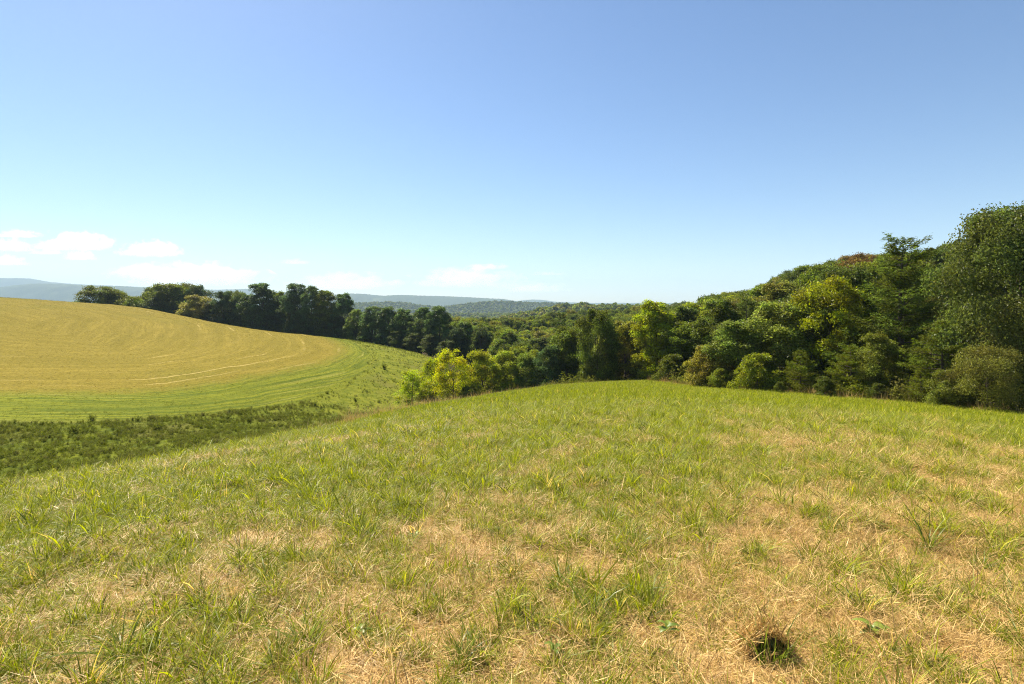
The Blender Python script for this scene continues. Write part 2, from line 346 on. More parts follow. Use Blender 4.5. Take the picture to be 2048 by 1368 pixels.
# ------------------------------------------------------------------ tree kinds
def unit(a): return a/np.maximum(np.linalg.norm(a, axis=-1, keepdims=True), 1e-9)
def leaves(name, C, N, L, W, tone, puff, mat, rng, along=None):
    n = len(C); N = unit(N)
    ref = rng.normal(size=(n, 3)) if along is None else along
    U = unit(ref-N*np.sum(ref*N, 1, keepdims=True)); V = np.cross(N, U)
    L = np.broadcast_to(np.asarray(L), (n,))[:, None]; W = np.broadcast_to(np.asarray(W), (n,))[:, None]
    fold = N*W*.35
    v = np.stack([C-U*L*.5, C+V*W*.5+fold+U*L*.05, C+U*L*.5-N*L*.12, C-V*W*.5+fold+U*L*.05], 1).reshape(-1, 3)
    f = np.arange(4*n).reshape(-1, 4)
    return mesh(name, v, f, mat, {'tone': np.repeat(tone, 4), 'puff': np.repeat(puff, 4)})
def tube(pts, rad_, k=6):
    pts = np.asarray(pts, float); n = len(pts); d = unit(np.gradient(pts, axis=0))
    a = np.cross(d, np.array([.3, .9, .1])); a = unit(a); b = np.cross(d, a); th = np.arange(k)/k*2*PI
    v = pts[:,None]+(a[:,None]*np.cos(th)[None,:,None]+b[:,None]*np.sin(th)[None,:,None])*np.asarray(rad_)[:,None,None]
    i, j = np.meshgrid(np.arange(n-1), np.arange(k), indexing='ij')
    f = np.stack([i*k+j, i*k+(j+1) % k, (i+1)*k+(j+1) % k, (i+1)*k+j], -1).reshape(-1, 4)
    return v.reshape(-1, 3), f
def join(parts):
    vs, fs, o = [], [], 0
    for v, f in parts: vs.append(v); fs.append(f+o); o += len(v)
    return np.vstack(vs), np.vstack(fs)
class Kind: pass
def broadleaf(seed, H, Rm, base, npuff, nleaf, ls, shape='round', airy=0, puff_r=.30, sky_gap=0.0, trunk_r=None):
    """H height, Rm crown radius, base = crown start as a share of H"""
    rng = np.random.default_rng(seed); K = Kind(); K.H, K.R = H, Rm
    def env(t):
        if shape == 'round': return np.sqrt(np.clip(1-((t-.42)/.60)**2, .03, 1))
        if shape == 'tall': return np.clip(np.sin(np.clip(t*.74+.19, 0, 1)*PI)**.6, .12, 1)*(1-.12*t)
        if shape == 'cone': return np.clip(1.02-t, .05, 1)**.7
        if shape == 'bush': return np.sqrt(np.clip(1-(t*.98)**2.2, .03, 1))
    lean = rng.normal(0, .03*H, 2); lob = rng.uniform(0, 6.28, 3)
    tt = rng.uniform(0, 1, npuff)**.9; ph = rng.uniform(0, 2*PI, npuff)+np.arange(npuff)*2.4
    asym = 1+.16*np.sin(ph*2+lob[0])+.12*np.sin(ph*3+lob[1]+tt*5)
    rr_ = env(tt)*Rm*asym*np.sqrt(rng.uniform(.15, .85, npuff))
    C = np.stack([rr_*np.cos(ph)+lean[0]*tt, rr_*np.sin(ph)+lean[1]*tt, H*(base+(1-base)*tt*.93)], 1)
    pr = Rm*puff_r*rng.uniform(.65, 1.25, npuff)*(.75+.35*env(tt))
    pz = pr*rng.uniform(.75, 1.15, npuff)
    C[:, 2] = np.minimum(C[:, 2], H-pz); C[:, 2] = np.maximum(C[:, 2], pz*.5)
    wgt = pr**2; cnt = rng.multinomial(nleaf, wgt/wgt.sum()); ix = np.repeat(np.arange(npuff), cnt); n = len(ix)
    d = rng.normal(size=(n, 3)); d[:, 2] = np.where(d[:, 2] < -.3, -d[:, 2]*.8, d[:, 2]); d = unit(d)
    # sub-sprays: pull leaves to a few twig directions so that each puff has lumps and gaps
    tw = unit(rng.normal(size=(npuff, 9, 3))+np.array([0, 0, .35])); pick = tw[ix, rng.integers(0, 9, n)]
    d = unit(d*.75+pick*.75)
    rad_ = (.35+.65*rng.uniform(0, 1, n)**.55)*(1+.16*rng.normal(size=n)*(1+airy))
    pos = C[ix]+d*rad_[:, None]*np.stack([pr, pr, pz], 1)[ix]
    pos[:, 2] = np.maximum(pos[:, 2], .05)
    N = d*.6+np.array([0, 0, .32])+rng.normal(size=(n, 3))*.6
    al = rng.normal(size=(n, 3))+d*.8+np.array([0, 0, -.5])
    tone = np.clip(rng.beta(2.2, 2.2, n), 0, 1); pf = np.clip(rng.uniform(0, 1, npuff), 0, 1)[ix]
    L = ls*rng.uniform(.7, 1.35, n)
    K.crown = leaves('crown', pos, N, L, L*.62, tone, pf, LEAF, rng, al)
    tr = trunk_r or H*.016
    ts = np.linspace(0, 1, 9); top = base+(1-base)*.72
    axis = np.stack([lean[0]*ts*top+.04*H*.3*np.sin(ts*5+lob[2])*ts, lean[1]*ts*top+.03*H*.3*np.cos(ts*4)*ts, ts*H*top-.25], 1)
    parts = [tube(axis, tr*(1.25-1.0*ts)+tr*.5*np.exp(-ts*14), 7)]
    for i in rng.permutation(npuff)[:min(npuff, 26)]:
        t0 = np.clip((C[i, 2]/H/top)*rng.uniform(.45, .8), .12, .95); a = np.array([np.interp(t0, ts, axis[:, k]) for k in range(3)])
        s = np.linspace(0, 1, 5)[:, None]; c = C[i]; mid = (a+c)/2+np.array([0, 0, -.06*np.linalg.norm(c-a)])
        pts = (1-s)**2*a+2*s*(1-s)*mid+s*s*c
        r0 = tr*.42*(1.1-t0); parts.append(tube(pts, np.linspace(r0, r0*.2, 5), 5))
    v, f = join(parts); K.trunk = mesh('trunk', v, f, BARK, None, True); return K
def conifer(seed, H, Rm, base, nwhorl, nspray, ls, droop=0.0, open_top=True):
    rng = np.random.default_rng(seed); K = Kind(); K.H, K.R = H, Rm
    parts = [tube(np.stack([0.02*H*np.sin(np.linspace(0, 3, 10)), 0*np.linspace(0, 1, 10), np.linspace(-.2, H*.97, 10)], 1), np.linspace(H*.017, .02, 10), 7)]
    Cs, Ds, Pf = [], [], []
    for i in range(nwhorl):
        t = i/(nwhorl-1); z = H*(base+(1-base)*t*.97)
        L = Rm*((1-t)**.75*.95+.13)*rng.uniform(.8, 1.15)
        if open_top and t > .8: L = Rm*(.30+.25*(1-t)/.2*rng.uniform(.6, 1.2))
        for b in range(rng.integers(5, 8)):
            a = rng.uniform(0, 2*PI); l = L*rng.uniform(.6, 1.12); up = (.15+.75*t-droop)*rng.uniform(.6, 1.3)
            s = np.linspace(0, 1, 6); br = np.stack([np.cos(a)*l*s, np.sin(a)*l*s, z+l*(up*s*.6+(.22-droop*.5)*s**2.5-.1*s)], 1)
            br[:, 2] = np.maximum(br[:, 2], .12)
            parts.append(tube(br, np.linspace(.035, .006, 6)*(.5+l/Rm), 4))
            m = max(8, int(nspray*l/Rm)); u = rng.uniform(.22, 1, m)**.8
            p = np.stack([np.interp(u, s, br[:, k]) for k in range(3)], 1)
            side = np.array([-math.sin(a), math.cos(a), 0]); wd_ = (l*.30*(1.1-.6*u)+.1)
            off = rng.normal(0, .55, m)*wd_
            p = p+side*off[:, None]; p[:, 2] += rng.normal(0, .07, m)*(1+l*.25)-np.abs(off)*.12
            dirv = np.array([math.cos(a), math.sin(a), .35-droop])[None]+side[None]*np.sign(off)[:, None]*.8
            Cs.append(p); Ds.append(dirv+rng.normal(size=(m, 3))*.3); Pf.append(np.full(m, rng.uniform(0, 1)))
    C, D, pf = np.vstack(Cs), np.vstack(Ds), np.concatenate(Pf); n = len(C)
    rep = 3; C = np.repeat(C, rep, 0)+rng.normal(0, ls*.22, (n*rep, 3)); D = np.repeat(D, rep, 0)+rng.normal(size=(n*rep, 3))*.45
    N = rng.normal(size=(n*rep, 3))*.6+np.array([0, 0, .8])
    K.crown = leaves('crown', C, N, ls*rng.uniform(.7, 1.3, n*rep), ls*.2, rng.beta(2, 2, n*rep), np.repeat(pf, rep), NEEDLE, rng, D)
    v, f = join(parts); K.trunk = mesh('trunk', v, f, BARK, None, True); return K

KD = {}; LEAF_GAIN = 1.68
for i in range(3): KD['oak%d' % i] = broadleaf(10+i, 12, 4.8, .04, 120, 32000, .24, 'round', puff_r=.24)
for i in range(4): KD['tall%d' % i] = broadleaf(20+i, 16, 4.0, .06, 130, 30000, .27, 'tall', puff_r=.26)
for i in range(3): KD['mix%d' % i] = broadleaf(30+i, 11, 3.6, .03, 100, 26000, .21, 'tall', puff_r=.26)
for i in range(3): KD['locust%d' % i] = broadleaf(40+i, 10, 3.3, .10, 84, 15000, .19, 'round' if i != 1 else 'tall', airy=1.0, puff_r=.24, trunk_r=.12)
for i in range(3): KD['bush%d' % i] = broadleaf(50+i, 4, 2.2, .0, 60, 13000, .15, 'bush', puff_r=.27)
KD['giant'] = broadleaf(61, 14.5, 7.4, .01, 210, 90000, .215, 'round', puff_r=.19)
KD['layered'] = broadleaf(62, 6, 4.2, .05, 60, 24000, .15, 'round', puff_r=.26)
KD['pine0'] = conifer(70, 13.5, 4.1, .10, 25, 105, .30)
KD['pine1'] = conifer(71, 16, 3.3, .22, 20, 60, .34)
KD['ever0'] = conifer(72, 7, 3.4, .02, 18, 110, .22, .22, False)
KD['ever1'] = conifer(73, 5, 3.0, .02, 14, 110, .20, .25, False)

def tree(kind, name, x, y, H, Rr=None, col=(.05,.08,.02), rot=None, label=None, group=None, cat='tree', z=None):
    K = KD[kind]; col = tuple(np.array(col)*LEAF_GAIN); root = bpy.data.objects.new(name, None); COL.objects.link(root)
    root.empty_display_size = .5
    root.location = (x, y, (gz(x, y) if z is None else z)-.05)
    sz = H/K.H; sx = (Rr/K.R) if Rr else sz
    root.scale = (sx, sx, sz); root.rotation_euler = (0, 0, R.uniform(0, 6.28) if rot is None else rot)
    tag(root, label, cat, group)
    for n_, m in (('trunk', K.trunk), ('crown', K.crown)):
        o = obj(n_, m, root); o.color = (*col, 1)
    return root
DARK, MID, OLIVE, YG, LIME, BLUEG = (.056,.068,.010), (.066,.085,.010), (.095,.094,.014), (.115,.126,.010), (.12,.14,.013), (.044,.060,.014)
OCC = []                                         # image-space footprint of what is placed, to know what later trees show
def T(kind, name, px, top, wpx, Y, col, label, group=None, rot=None, cat='tree', sink=0):
    x = (px-1024)/F*Y; zt = CZ-(top-YH)/F*Y; g = gz(x, Y)-sink; H = max(zt-g, 1.0)
    OCC.append((px, top, wpx/2, (CZ-g)/Y*F+YH, Y))
    return tree(kind, name, x, Y, H, min(wpx/2/F*Y*1.08, H*.56), col, rot, label, group, cat, g)

EG = 'trees along the right-hand meadow edge'
T('giant','oak_tree',2052,402,300,43,(.052,.066,.013),'huge dark broadleaf tree at the far right end of the meadow edge', EG)
T('layered','dogwood_tree',1975,690,190,38.5,(.078,.078,.014),'low spreading tree with bronze tinged leaves in front of the huge broadleaf tree', EG)
T('layered','dogwood_tree',2085,590,170,40,(.066,.07,.013),'brown tinged small tree cut by the right picture border', EG)
T('bush0','shrub',1900,738,100,40,(.075,.085,.013),'grey green shrub at the left foot of the huge broadleaf tree', EG, cat='shrub')
T('pine0','pine_tree',1808,480,240,53,(.052,.068,.010),'tall white pine with a feathery open top above the right meadow edge', EG)
T('ever0','hemlock_tree',1880,640,170,44,(.056,.070,.008),'dark hemlock with flat sprays between the pine and the huge broadleaf tree', EG)
T('ever1','hemlock_tree',1840,735,150,43,(.070,.082,.009),'low feathery hemlock on the meadow edge below the tall white pine', EG)
T('ever0','hemlock_tree',1700,690,170,49,(.064,.078,.008),'spreading young hemlock left of the shrub under the tall white pine', EG)
T('ever1','hemlock_tree',1600,700,150,52,(.064,.078,.009),'young hemlock beside the bright bush on the meadow edge', EG)
T('mix0','sapling_tree',1762,662,80,48,(.078,.088,.013),'slim olive sapling standing in front of the tall white pine', EG)
T('oak0','maple_tree',1655,552,150,58,YG,'yellow green maple just left of the tall white pine', EG)
T('mix1','maple_tree',1560,602,150,60,(.095,.115,.02),'light green maple with an amber side left of the yellow green maple', EG)
T('oak1','oak_tree',1610,590,110,63,(.10,.12,.018),'bright leafy tree wedged between two yellow green maples', EG)
T('mix2','maple_tree',1480,640,120,60,(.085,.11,.02),'olive green round tree halfway along the right meadow edge', EG)
T('bush1','shrub',1515,706,110,54,(.098,.112,.011),'bright pale bush bulging out of the right meadow edge', EG, cat='shrub')
T('bush2','shrub',1415,690,95,61,(.105,.095,.016),'bronze tinged bush at the bend of the right meadow edge', EG, cat='shrub')
T('bush0','shrub',1440,735,70,58,(.085,.10,.013),'low green bush in front of the bronze tinged bush', EG, cat='shrub')
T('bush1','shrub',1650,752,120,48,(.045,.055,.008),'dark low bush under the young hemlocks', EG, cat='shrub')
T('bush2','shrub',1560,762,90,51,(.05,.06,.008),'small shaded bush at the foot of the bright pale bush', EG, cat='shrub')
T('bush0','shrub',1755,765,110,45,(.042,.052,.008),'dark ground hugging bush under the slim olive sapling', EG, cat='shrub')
T('tall1','poplar_tree',1316,598,86,79,(.125,.142,.012),'tall yellow green tree rising behind the crest of the near hill', EG)
T('mix0','oak_tree',1368,640,90,76,MID,'dark green tree right of the tall yellow green tree on the crest', EG)
T('mix1','oak_tree',1250,640,85,88,OLIVE,'dull olive tree behind the crest left of the tall yellow green tree', EG)
T('bush2','shrub',1195,690,75,90,(.095,.115,.022),'rounded light olive bush behind the crest of the near hill', EG, cat='shrub')
T('mix2','maple_tree',1152,655,80,95,(.085,.11,.022),'light green tree behind the crest of the near hill', EG)
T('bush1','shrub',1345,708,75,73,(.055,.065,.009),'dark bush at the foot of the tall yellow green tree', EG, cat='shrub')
YG_ = 'yellowing trees along the draw'
T('locust0','locust_tree',823,738,66,94,(.155,.180,.008),'small round yellow tree standing alone at the left end of the draw', YG_)
T('locust1','locust_tree',868,714,46,98,(.14,.165,.008),'thin yellow tree leaning between two other yellow trees', YG_)
T('locust2','locust_tree',908,694,78,88,(.190,.195,.007),'tallest bright yellow tree with a bare dark trunk', YG_)
T('mix0','locust_tree',968,698,74,92,(.14,.15,.014),'green tree with yellowed top right of the bright yellow tree', YG_)
T('mix1','locust_tree',1012,700,72,94,(.12,.14,.016),'yellow green tree in the middle of the row behind the near hill', YG_)
T('mix2','locust_tree',1052,706,58,92,(.085,.115,.018),'green tree second from the right end of the row behind the near hill', YG_)
T('mix0','oak_tree',1095,688,62,90,(.038,.06,.018),'dark green tree at the right end of the row behind the near hill', YG_)
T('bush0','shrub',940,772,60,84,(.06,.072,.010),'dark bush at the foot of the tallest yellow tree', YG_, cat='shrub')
T('bush1','shrub',866,782,34,95,(.13,.125,.02),'dry tan bush between the small round yellow tree and the tallest yellow tree', YG_, cat='shrub')
HG = 'trees along the top of the hay field'
hl = [('oak0',200,571,90,250,DARK,'round dark tree standing apart at the left end of the hay field skyline'),
 ('oak1',268,592,66,246,MID,'low green tree filling the gap left of the broad dark tree on the skyline'),
 ('oak2',345,565,100,250,DARK,'broad dark tree behind the left part of the hay field crest'),
 ('oak1',392,570,70,252,(.04,.062,.018),'dark round tree directly behind the olive yellow tree'),
 ('oak0',312,574,64,262,(.05,.064,.012),'dark round tree at the left shoulder of the broad dark tree'),
 ('oak1',372,566,60,256,DARK,'dark domed tree leaning on the right side of the broad dark tree'),
 ('oak2',232,580,54,255,MID,'smaller green tree touching the tree that stands apart'),
 ('mix0',402,589,66,236,(.11,.105,.022),'olive yellow tree at the hay field crest'),
 ('mix1',446,582,46,234,(.028,.042,.014),'narrow almost black tree right of the olive yellow tree'),
 ('oak0',463,580,52,248,(.05,.064,.011),'dark green tree filling the gap right of the almost black tree'),
 ('mix2',482,584,50,240,(.06,.082,.022),'slim lighter green tree left of the tall tree with the knobbly top'),
 ('tall0',527,562,78,232,(.038,.06,.018),'tall dark tree with a knobbly top left of the notch in the tree line'),
 ('tall1',560,582,50,238,DARK,'dark tree standing low in the notch of the tree line'),
 ('tall2',588,564,56,228,(.038,.058,.02),'tallest tree right of the notch in the tree line'),
 ('tall3',622,571,54,226,(.04,.062,.018),'tall dark tree second from the right end of the high tree line'),
 ('tall0',655,577,56,224,DARK,'tall dark tree near the right end of the high tree line'),
 ('tall1',685,585,52,222,(.042,.066,.02),'last tall tree where the high tree line drops to the valley'),
 ('mix1',712,618,42,212,(.07,.095,.022),'lighter green tree just below the end of the high tree line'),
 ('tall2',742,611,54,206,(.045,.068,.02),'dark tree leading the lower row beyond the hay field corner'),
 ('tall3',778,612,58,202,(.04,.062,.018),'dark full tree second in the lower row beyond the hay field corner'),
 ('tall1',812,616,50,198,(.05,.075,.02),'middle green tree third in the lower row beyond the hay field corner'),
 ('tall0',842,611,54,194,(.05,.078,.02),'tall green tree fourth in the lower row beyond the hay field corner'),
 ('tall3',880,611,60,188,(.042,.066,.018),'dark tall tree at the right end of the lower row'),
 ('mix2',912,655,46,180,(.03,.045,.014),'short dark tree under the right end of the lower row'),
 ('mix0',935,640,56,186,(.07,.098,.02),'light green tree right of the lower row above the yellow trees')]
for k, a, b, c, Y, col, lab in hl: T(k, 'hedgerow_tree' if k[0] in 'om' else 'tall_tree', a, b, c, Y, col, lab, HG)
# undergrowth joining that tree line
ORD = ['leftmost', 'second', 'third', 'fourth', 'fifth', 'sixth', 'seventh', 'eighth', 'ninth', 'tenth', 'eleventh', 'twelfth', 'thirteenth', 'fourteenth', 'fifteenth', 'sixteenth', 'seventeenth', 'eighteenth', 'nineteenth', 'twentieth', 'twenty-first', 'last']
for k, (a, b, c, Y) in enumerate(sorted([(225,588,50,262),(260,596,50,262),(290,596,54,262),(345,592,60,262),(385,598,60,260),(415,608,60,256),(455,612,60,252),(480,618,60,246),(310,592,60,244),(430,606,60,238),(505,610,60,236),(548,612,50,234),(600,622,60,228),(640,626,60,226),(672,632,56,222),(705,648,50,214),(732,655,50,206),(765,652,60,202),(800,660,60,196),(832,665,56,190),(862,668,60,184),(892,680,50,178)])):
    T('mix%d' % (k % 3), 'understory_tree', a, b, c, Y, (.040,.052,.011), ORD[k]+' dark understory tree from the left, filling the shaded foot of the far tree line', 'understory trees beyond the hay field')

# ------------------------------------------------------------------ geometry-node scatter for growth nobody could count
def scatter(name, pts, idx, rot, scl, protos, attrs=None, label=None, cat=None):
    tint = LEAF_GAIN*np.array([p[2] for p in protos])[idx]*np.random.default_rng(5).uniform(.8, 1.2, (len(pts), 1))
    m = bpy.data.meshes.new(name); m.vertices.add(len(pts)); m.vertices.foreach_set('co', np.asarray(pts, np.float32).ravel())
    def at(n, typ, data):
        a = m.attributes.new(n, typ, 'POINT'); a.data.foreach_set('vector' if typ == 'FLOAT_VECTOR' else 'value', np.ascontiguousarray(data).ravel())
    at('idx', 'INT', np.asarray(idx, np.int32)); at('rot', 'FLOAT_VECTOR', np.asarray(rot, np.float32)); at('scl', 'FLOAT_VECTOR', np.asarray(scl, np.float32)); at('tint', 'FLOAT_VECTOR', tint.astype(np.float32))
    for k, v in (attrs or {}).items(): at(k, 'FLOAT', np.asarray(v, np.float32))
    c = bpy.data.collections.new(name+'_kinds')
    for i, (n_, p, colr) in enumerate(protos):
        o = bpy.data.objects.new('%s_%03d' % (name, i), p); c.objects.link(o); o.color = (*colr, 1)
    t = bpy.data.node_groups.new(name, 'GeometryNodeTree')
    t.interface.new_socket('Geometry', in_out='INPUT', socket_type='NodeSocketGeometry'); t.interface.new_socket('Geometry', in_out='OUTPUT', socket_type='NodeSocketGeometry')
    N = t.nodes.new; gi, go = N('NodeGroupInput'), N('NodeGroupOutput'); ip = N('GeometryNodeInstanceOnPoints'); ci = N('GeometryNodeCollectionInfo')
    ci.inputs[0].default_value = c; ci.inputs['Separate Children'].default_value = True; ci.inputs['Reset Children'].default_value = True
    def na_(n, typ):
        x = N('GeometryNodeInputNamedAttribute'); x.data_type = typ; x.inputs[0].default_value = n; return x.outputs['Attribute']
    er = N('FunctionNodeEulerToRotation'); L = t.links.new
    L(gi.outputs[0], ip.inputs['Points']); L(ci.outputs[0], ip.inputs['Instance']); ip.inputs['Pick Instance'].default_value = True
    L(na_('idx', 'INT'), ip.inputs['Instance Index']); L(na_('rot', 'FLOAT_VECTOR'), er.inputs[0]); L(er.outputs[0], ip.inputs['Rotation'])
    L(na_('scl', 'FLOAT_VECTOR'), ip.inputs['Scale']); L(ip.outputs[0], go.inputs[0])
    o = obj(name, m); md = o.modifiers.new('scatter', 'NODES'); md.node_group = t
    tag(o, label, cat, None, 'stuff'); return o

# ------------------------------------------------------------------ the wood: fill the slopes, keep what shows as single trees
SKYL = np.array([(690,640),(740,618),(900,622),(925,632),(1000,634),(1050,632),(1075,626),(1110,616),(1150,607),(1280,607),(1290,612),(1345,612),(1350,604),(1400,606),(1412,590),(1460,580),(1500,580),(1530,566),(1560,548),(1600,530),(1660,519),(1690,510),(1715,503),(1760,505),(1850,500),(1900,486),(1960,470),(2048,440),(2300,420)], float)
rng = np.random.default_rng(11); cand = []
for Y0 in np.arange(62, 420, 6.0):
    for X0 in np.arange(-60, 330, 6.4):
        x, y = X0+rng.uniform(-2.6, 2.6), Y0+rng.uniform(-2.6, 2.6)
        cand.append((x, y))
cand = np.array(cand); px_ = 1024+cand[:, 0]/cand[:, 1]*F
_, _, cdw, cdd, cde = zones(cand[:, 0], cand[:, 1])
ok = (px_ > 700) & (px_ < 2350) & (cde < -4) & (((cdd < 0) & (cand[:, 0] > 8)) | ((cdw < -34) & (cand[:, 1] > 118)) )
ok &= ~((cand[:, 1] < 128) & (px_ < 1120))
cand, px_ = cand[ok], px_[ok]; cg = ground(cand[:, 0], cand[:, 1])
H_ = rng.uniform(11.5, 16.5, len(cand)); H_ *= np.where(cand[:, 1] < 75, .8, 1)
lim = np.interp(px_, SKYL[:, 0], SKYL[:, 1])+rng.uniform(0, 9, len(cand))*130/np.maximum(cand[:, 1], 60)
zl = CZ-(lim-YH)/F*cand[:, 1]; H_ = np.minimum(H_, zl-cg); ok = H_ > 6.0
cand, px_, cg, H_ = cand[ok], px_[ok], cg[ok], H_[ok]
Rr_ = np.clip(H_*rng.uniform(.26, .36, len(H_)), 2.6, 5.6)
occ = np.zeros((171, 300), bool)                 # 8 px cells, a little wider than the picture
def cover(px, top, hw, bot):
    y0, y1 = int(max(top/8, 0)), int(min(bot/8, 170)); n = m = 0
    for r in range(y0, y1+1):
        f = ((r*8+4-top)/max(bot-top, 1)); f = min(max(f, 0), 1); h = hw*min(1, math.sqrt(max(1-(1-f*1.15)**2, .05)) if f < .87 else 1)
        a, b = int(max((px-h)/8, 0)), int(min((px+h)/8, 299))
        if b >= a: n += (~occ[r, a:b+1]).sum(); occ[r, a:b+1] = True
    return n
items = [(o[4], 'n', o) for o in OCC]+[(cand[i, 1], 'c', i) for i in range(len(cand))]
vis = np.zeros(len(cand), int)
for Y, k, o in sorted(items, key=lambda a: a[0]):
    if k == 'n': cover(o[0], o[1], o[2]*.9, o[3])
    else:
        i = o; top = YH-(cg[i]+H_[i]-CZ)/Y*F; v = cover(px_[i], top, Rr_[i]/Y*F*.9, YH-(cg[i]-CZ)/Y*F); vis[i] = v if px_[i] < 2080 else 0
order = np.argsort(-vis); singles = [i for i in order if vis[i] >= 2][:190]
TONES = [('dark green', (.044,.058,.011)), ('deep green', (.054,.072,.011)), ('mid green', (.068,.088,.012)), ('olive', (.088,.090,.016)), ('light green', (.088,.110,.014)), ('yellow green', (.110,.124,.013)), ('brownish', (.09,.082,.02))]
TW_ = [.2, .2, .22, .16, .14, .07, .01]
recs = []
for i in singles:
    x, y = cand[i]; a = px_[i]; top = YH-(cg[i]+H_[i]-CZ)/y*F
    con = rng.uniform() < (.30 if (a > 1130 and a < 1300 and y > 180) else .06)
    ti = rng.choice(len(TONES), p=np.array(TW_)/sum(TW_)); tn, tc = TONES[ti]
    if abs(a-1700) < 26 and top < 535 and y > 75: tn, tc, con = 'rusty', (.10,.072,.018), False
    if con: kind, sh, tn, tc = 'pine1', 'pine', 'dark green', BLUEG
    else:
        kind = rng.choice(['oak0','oak1','oak2','tall0','tall1','tall2','tall3','mix0','mix1','mix2'])
        sh = {'o': 'rounded tree', 't': 'tall tree', 'm': 'leafy tree'}[kind[0]]
    if top < np.interp(a, SKYL[:, 0], SKYL[:, 1])+14: where = 'on the wooded skyline'
    else: where = 'inside the wood'
    where += (' above the huge broadleaf tree' if a > 1880 else ' behind the tall white pine' if a > 1720 else ' above the yellow green maple' if a > 1590 else
              ' above the bright pale bush' if a > 1450 else ' right of the crest poplar' if a > 1345 else ' left of the crest poplar' if a > 1130 else
              ' above the yellow trees' if a > 930 else ' beyond the hay field corner')
    recs.append((a, i, kind, tn+' '+sh, where, tuple(np.array(tc)*rng.uniform(.85, 1.15))))
cls = {}
for r in sorted(recs): cls.setdefault((r[3], r[4]), []).append(r)
for (d, wh), L in cls.items():
    for k, r in enumerate(L):
        lab = d+' '+wh if len(L) == 1 else '%s %s, %s from left' % (d, wh, ORD[min(k, 21)])
        i = r[1]; tree(r[2], 'pine_tree' if r[2] == 'pine1' else 'forest_tree', cand[i, 0], cand[i, 1], H_[i], Rr_[i]*(.8 if r[2] == 'pine1' else 1), r[5], None, lab, 'trees of the wooded slopes', 'tree', cg[i])
rest = np.array([i for i in range(len(cand)) if i not in set(singles)])
def tree_proto(K):                                # trunk and crown in one mesh for the wood as a mass
    return K.crown
pk = ['oak0', 'oak1', 'tall0', 'tall2', 'mix0', 'mix1', 'mix2', 'oak2']; protos = []
for j, k in enumerate(pk):
    for tn, tc in (TONES[j % 3], TONES[3+j % 3]): protos.append((k, KD[k].crown, tc))
idx = rng.integers(0, len(protos), len(rest)); Kh = np.array([KD[p[0]].H for p in protos]); Kr = np.array([KD[p[0]].R for p in protos])
sc = np.stack([Rr_[rest]/Kr[idx], Rr_[rest]/Kr[idx], H_[rest]/Kh[idx]], 1)
rz = np.zeros((len(rest), 3)); rz[:, 2] = rng.uniform(0, 6.28, len(rest))
scatter('deep_woodland', np.stack([cand[rest, 0], cand[rest, 1], cg[rest]], 1), idx, rz, sc, protos, None, 'closed canopy of the wood behind the trees one can tell apart', 'woodland')

# far woods on the middle hills and in the valley
def low_crown(seed):
    r = np.random.default_rng(seed); n = 260; d = unit(r.normal(size=(n, 3))); d[:, 2] = np.abs(d[:, 2])
    p = d*np.array([4.6, 4.6, 5.5])*r.uniform(.6, 1.05, (n, 1))+np.array([0, 0, 4.5])
    return leaves('crown', p, d+r.normal(size=(n, 3))*.5, 1.9, 1.5, r.beta(2, 2, n), r.uniform(0, 1, n), LEAF, r)
LOW = [low_crown(s) for s in range(3)]
pts = []
def sprinkle(n, x0, x1, y0, y1, keep=None):
    x = rng.uniform(x0, x1, n); y = rng.uniform(y0, y1, n)
    if keep is not None: m = keep(x, y); x, y = x[m], y[m]
    pts.append(np.stack([x, y, ground(x, y)-1], 1))
patch = lambda th: (lambda x, y: wav(x, y, 260) > th)
sprinkle(5200, -420, 560, 425, 900, patch(-.55)); sprinkle(6000, -700, 500, 900, 2200, patch(-.15)); sprinkle(2600, -1500, -350, 420, 1500, patch(.05)); sprinkle(3500, -3200, -700, 1300, 3800, patch(.1))
for Xh, Yh, Zh, n in ((*H5, 9000), (*H6, 5200)):
    i = rng.integers(0, Xh.size, n); lo = np.stack([Xh.ravel()[i], Yh.ravel()[i], Zh.ravel()[i]], 1)
    lo[:, 0] += rng.uniform(-4, 4, n); lo[:, 2] -= 2.5; pts.append(lo)
pts = np.vstack(pts); m = len(pts); tl = [c for _, c in TONES[:5]]
protos = [('far', LOW[j % 3], tl[j % 5]) for j in range(15)]
rz = np.zeros((m, 3)); rz[:, 2] = rng.uniform(0, 6.28, m); s = rng.uniform(.7, 1.35, m)
scatter('far_woods', pts, rng.integers(0, 15, m), rz, np.stack([s, s, s*rng.uniform(.8, 1.2, m)], 1), protos, None, 'hazy woods covering the valley and middle hills', 'woodland')

# a white farmhouse glimpsed in the valley
def box(x0, x1, y0, y1, z0, z1):
    v = np.array([(x, y, z) for x in (x0, x1) for y in (y0, y1) for z in (z0, z1)], float)
    return v, np.array([(0,1,3,2),(4,6,7,5),(0,4,5,1),(2,3,7,6),(0,2,6,4),(1,5,7,3)])
WHITE = plain('white_boards', (.74,.73,.70), (.80,.79,.76), 3); ROOFM = plain('pale_metal_roof', (.55,.55,.55), (.68,.68,.68), 2, .4, .5); PANE = plain('window_pane', (.03,.035,.04), (.05,.055,.06), 1, .1, .5)
Yb = 330; hx, hz = (1003-1024)/F*Yb, CZ-(664-YH)/F*Yb
house = tag(obj('farmhouse', None, None, (hx, Yb, hz)), 'small white farmhouse glimpsed between treetops in the valley', 'house')
obj('wall', mesh('wall', *box(-4, 4, -3, 3, -8, 3), WHITE), house)
v, f = join([box(-4.4, 4.4, -3.5, 3.5, 0, .15)]); v[:, 2] = 3+.15*(v[:, 2] > .1)
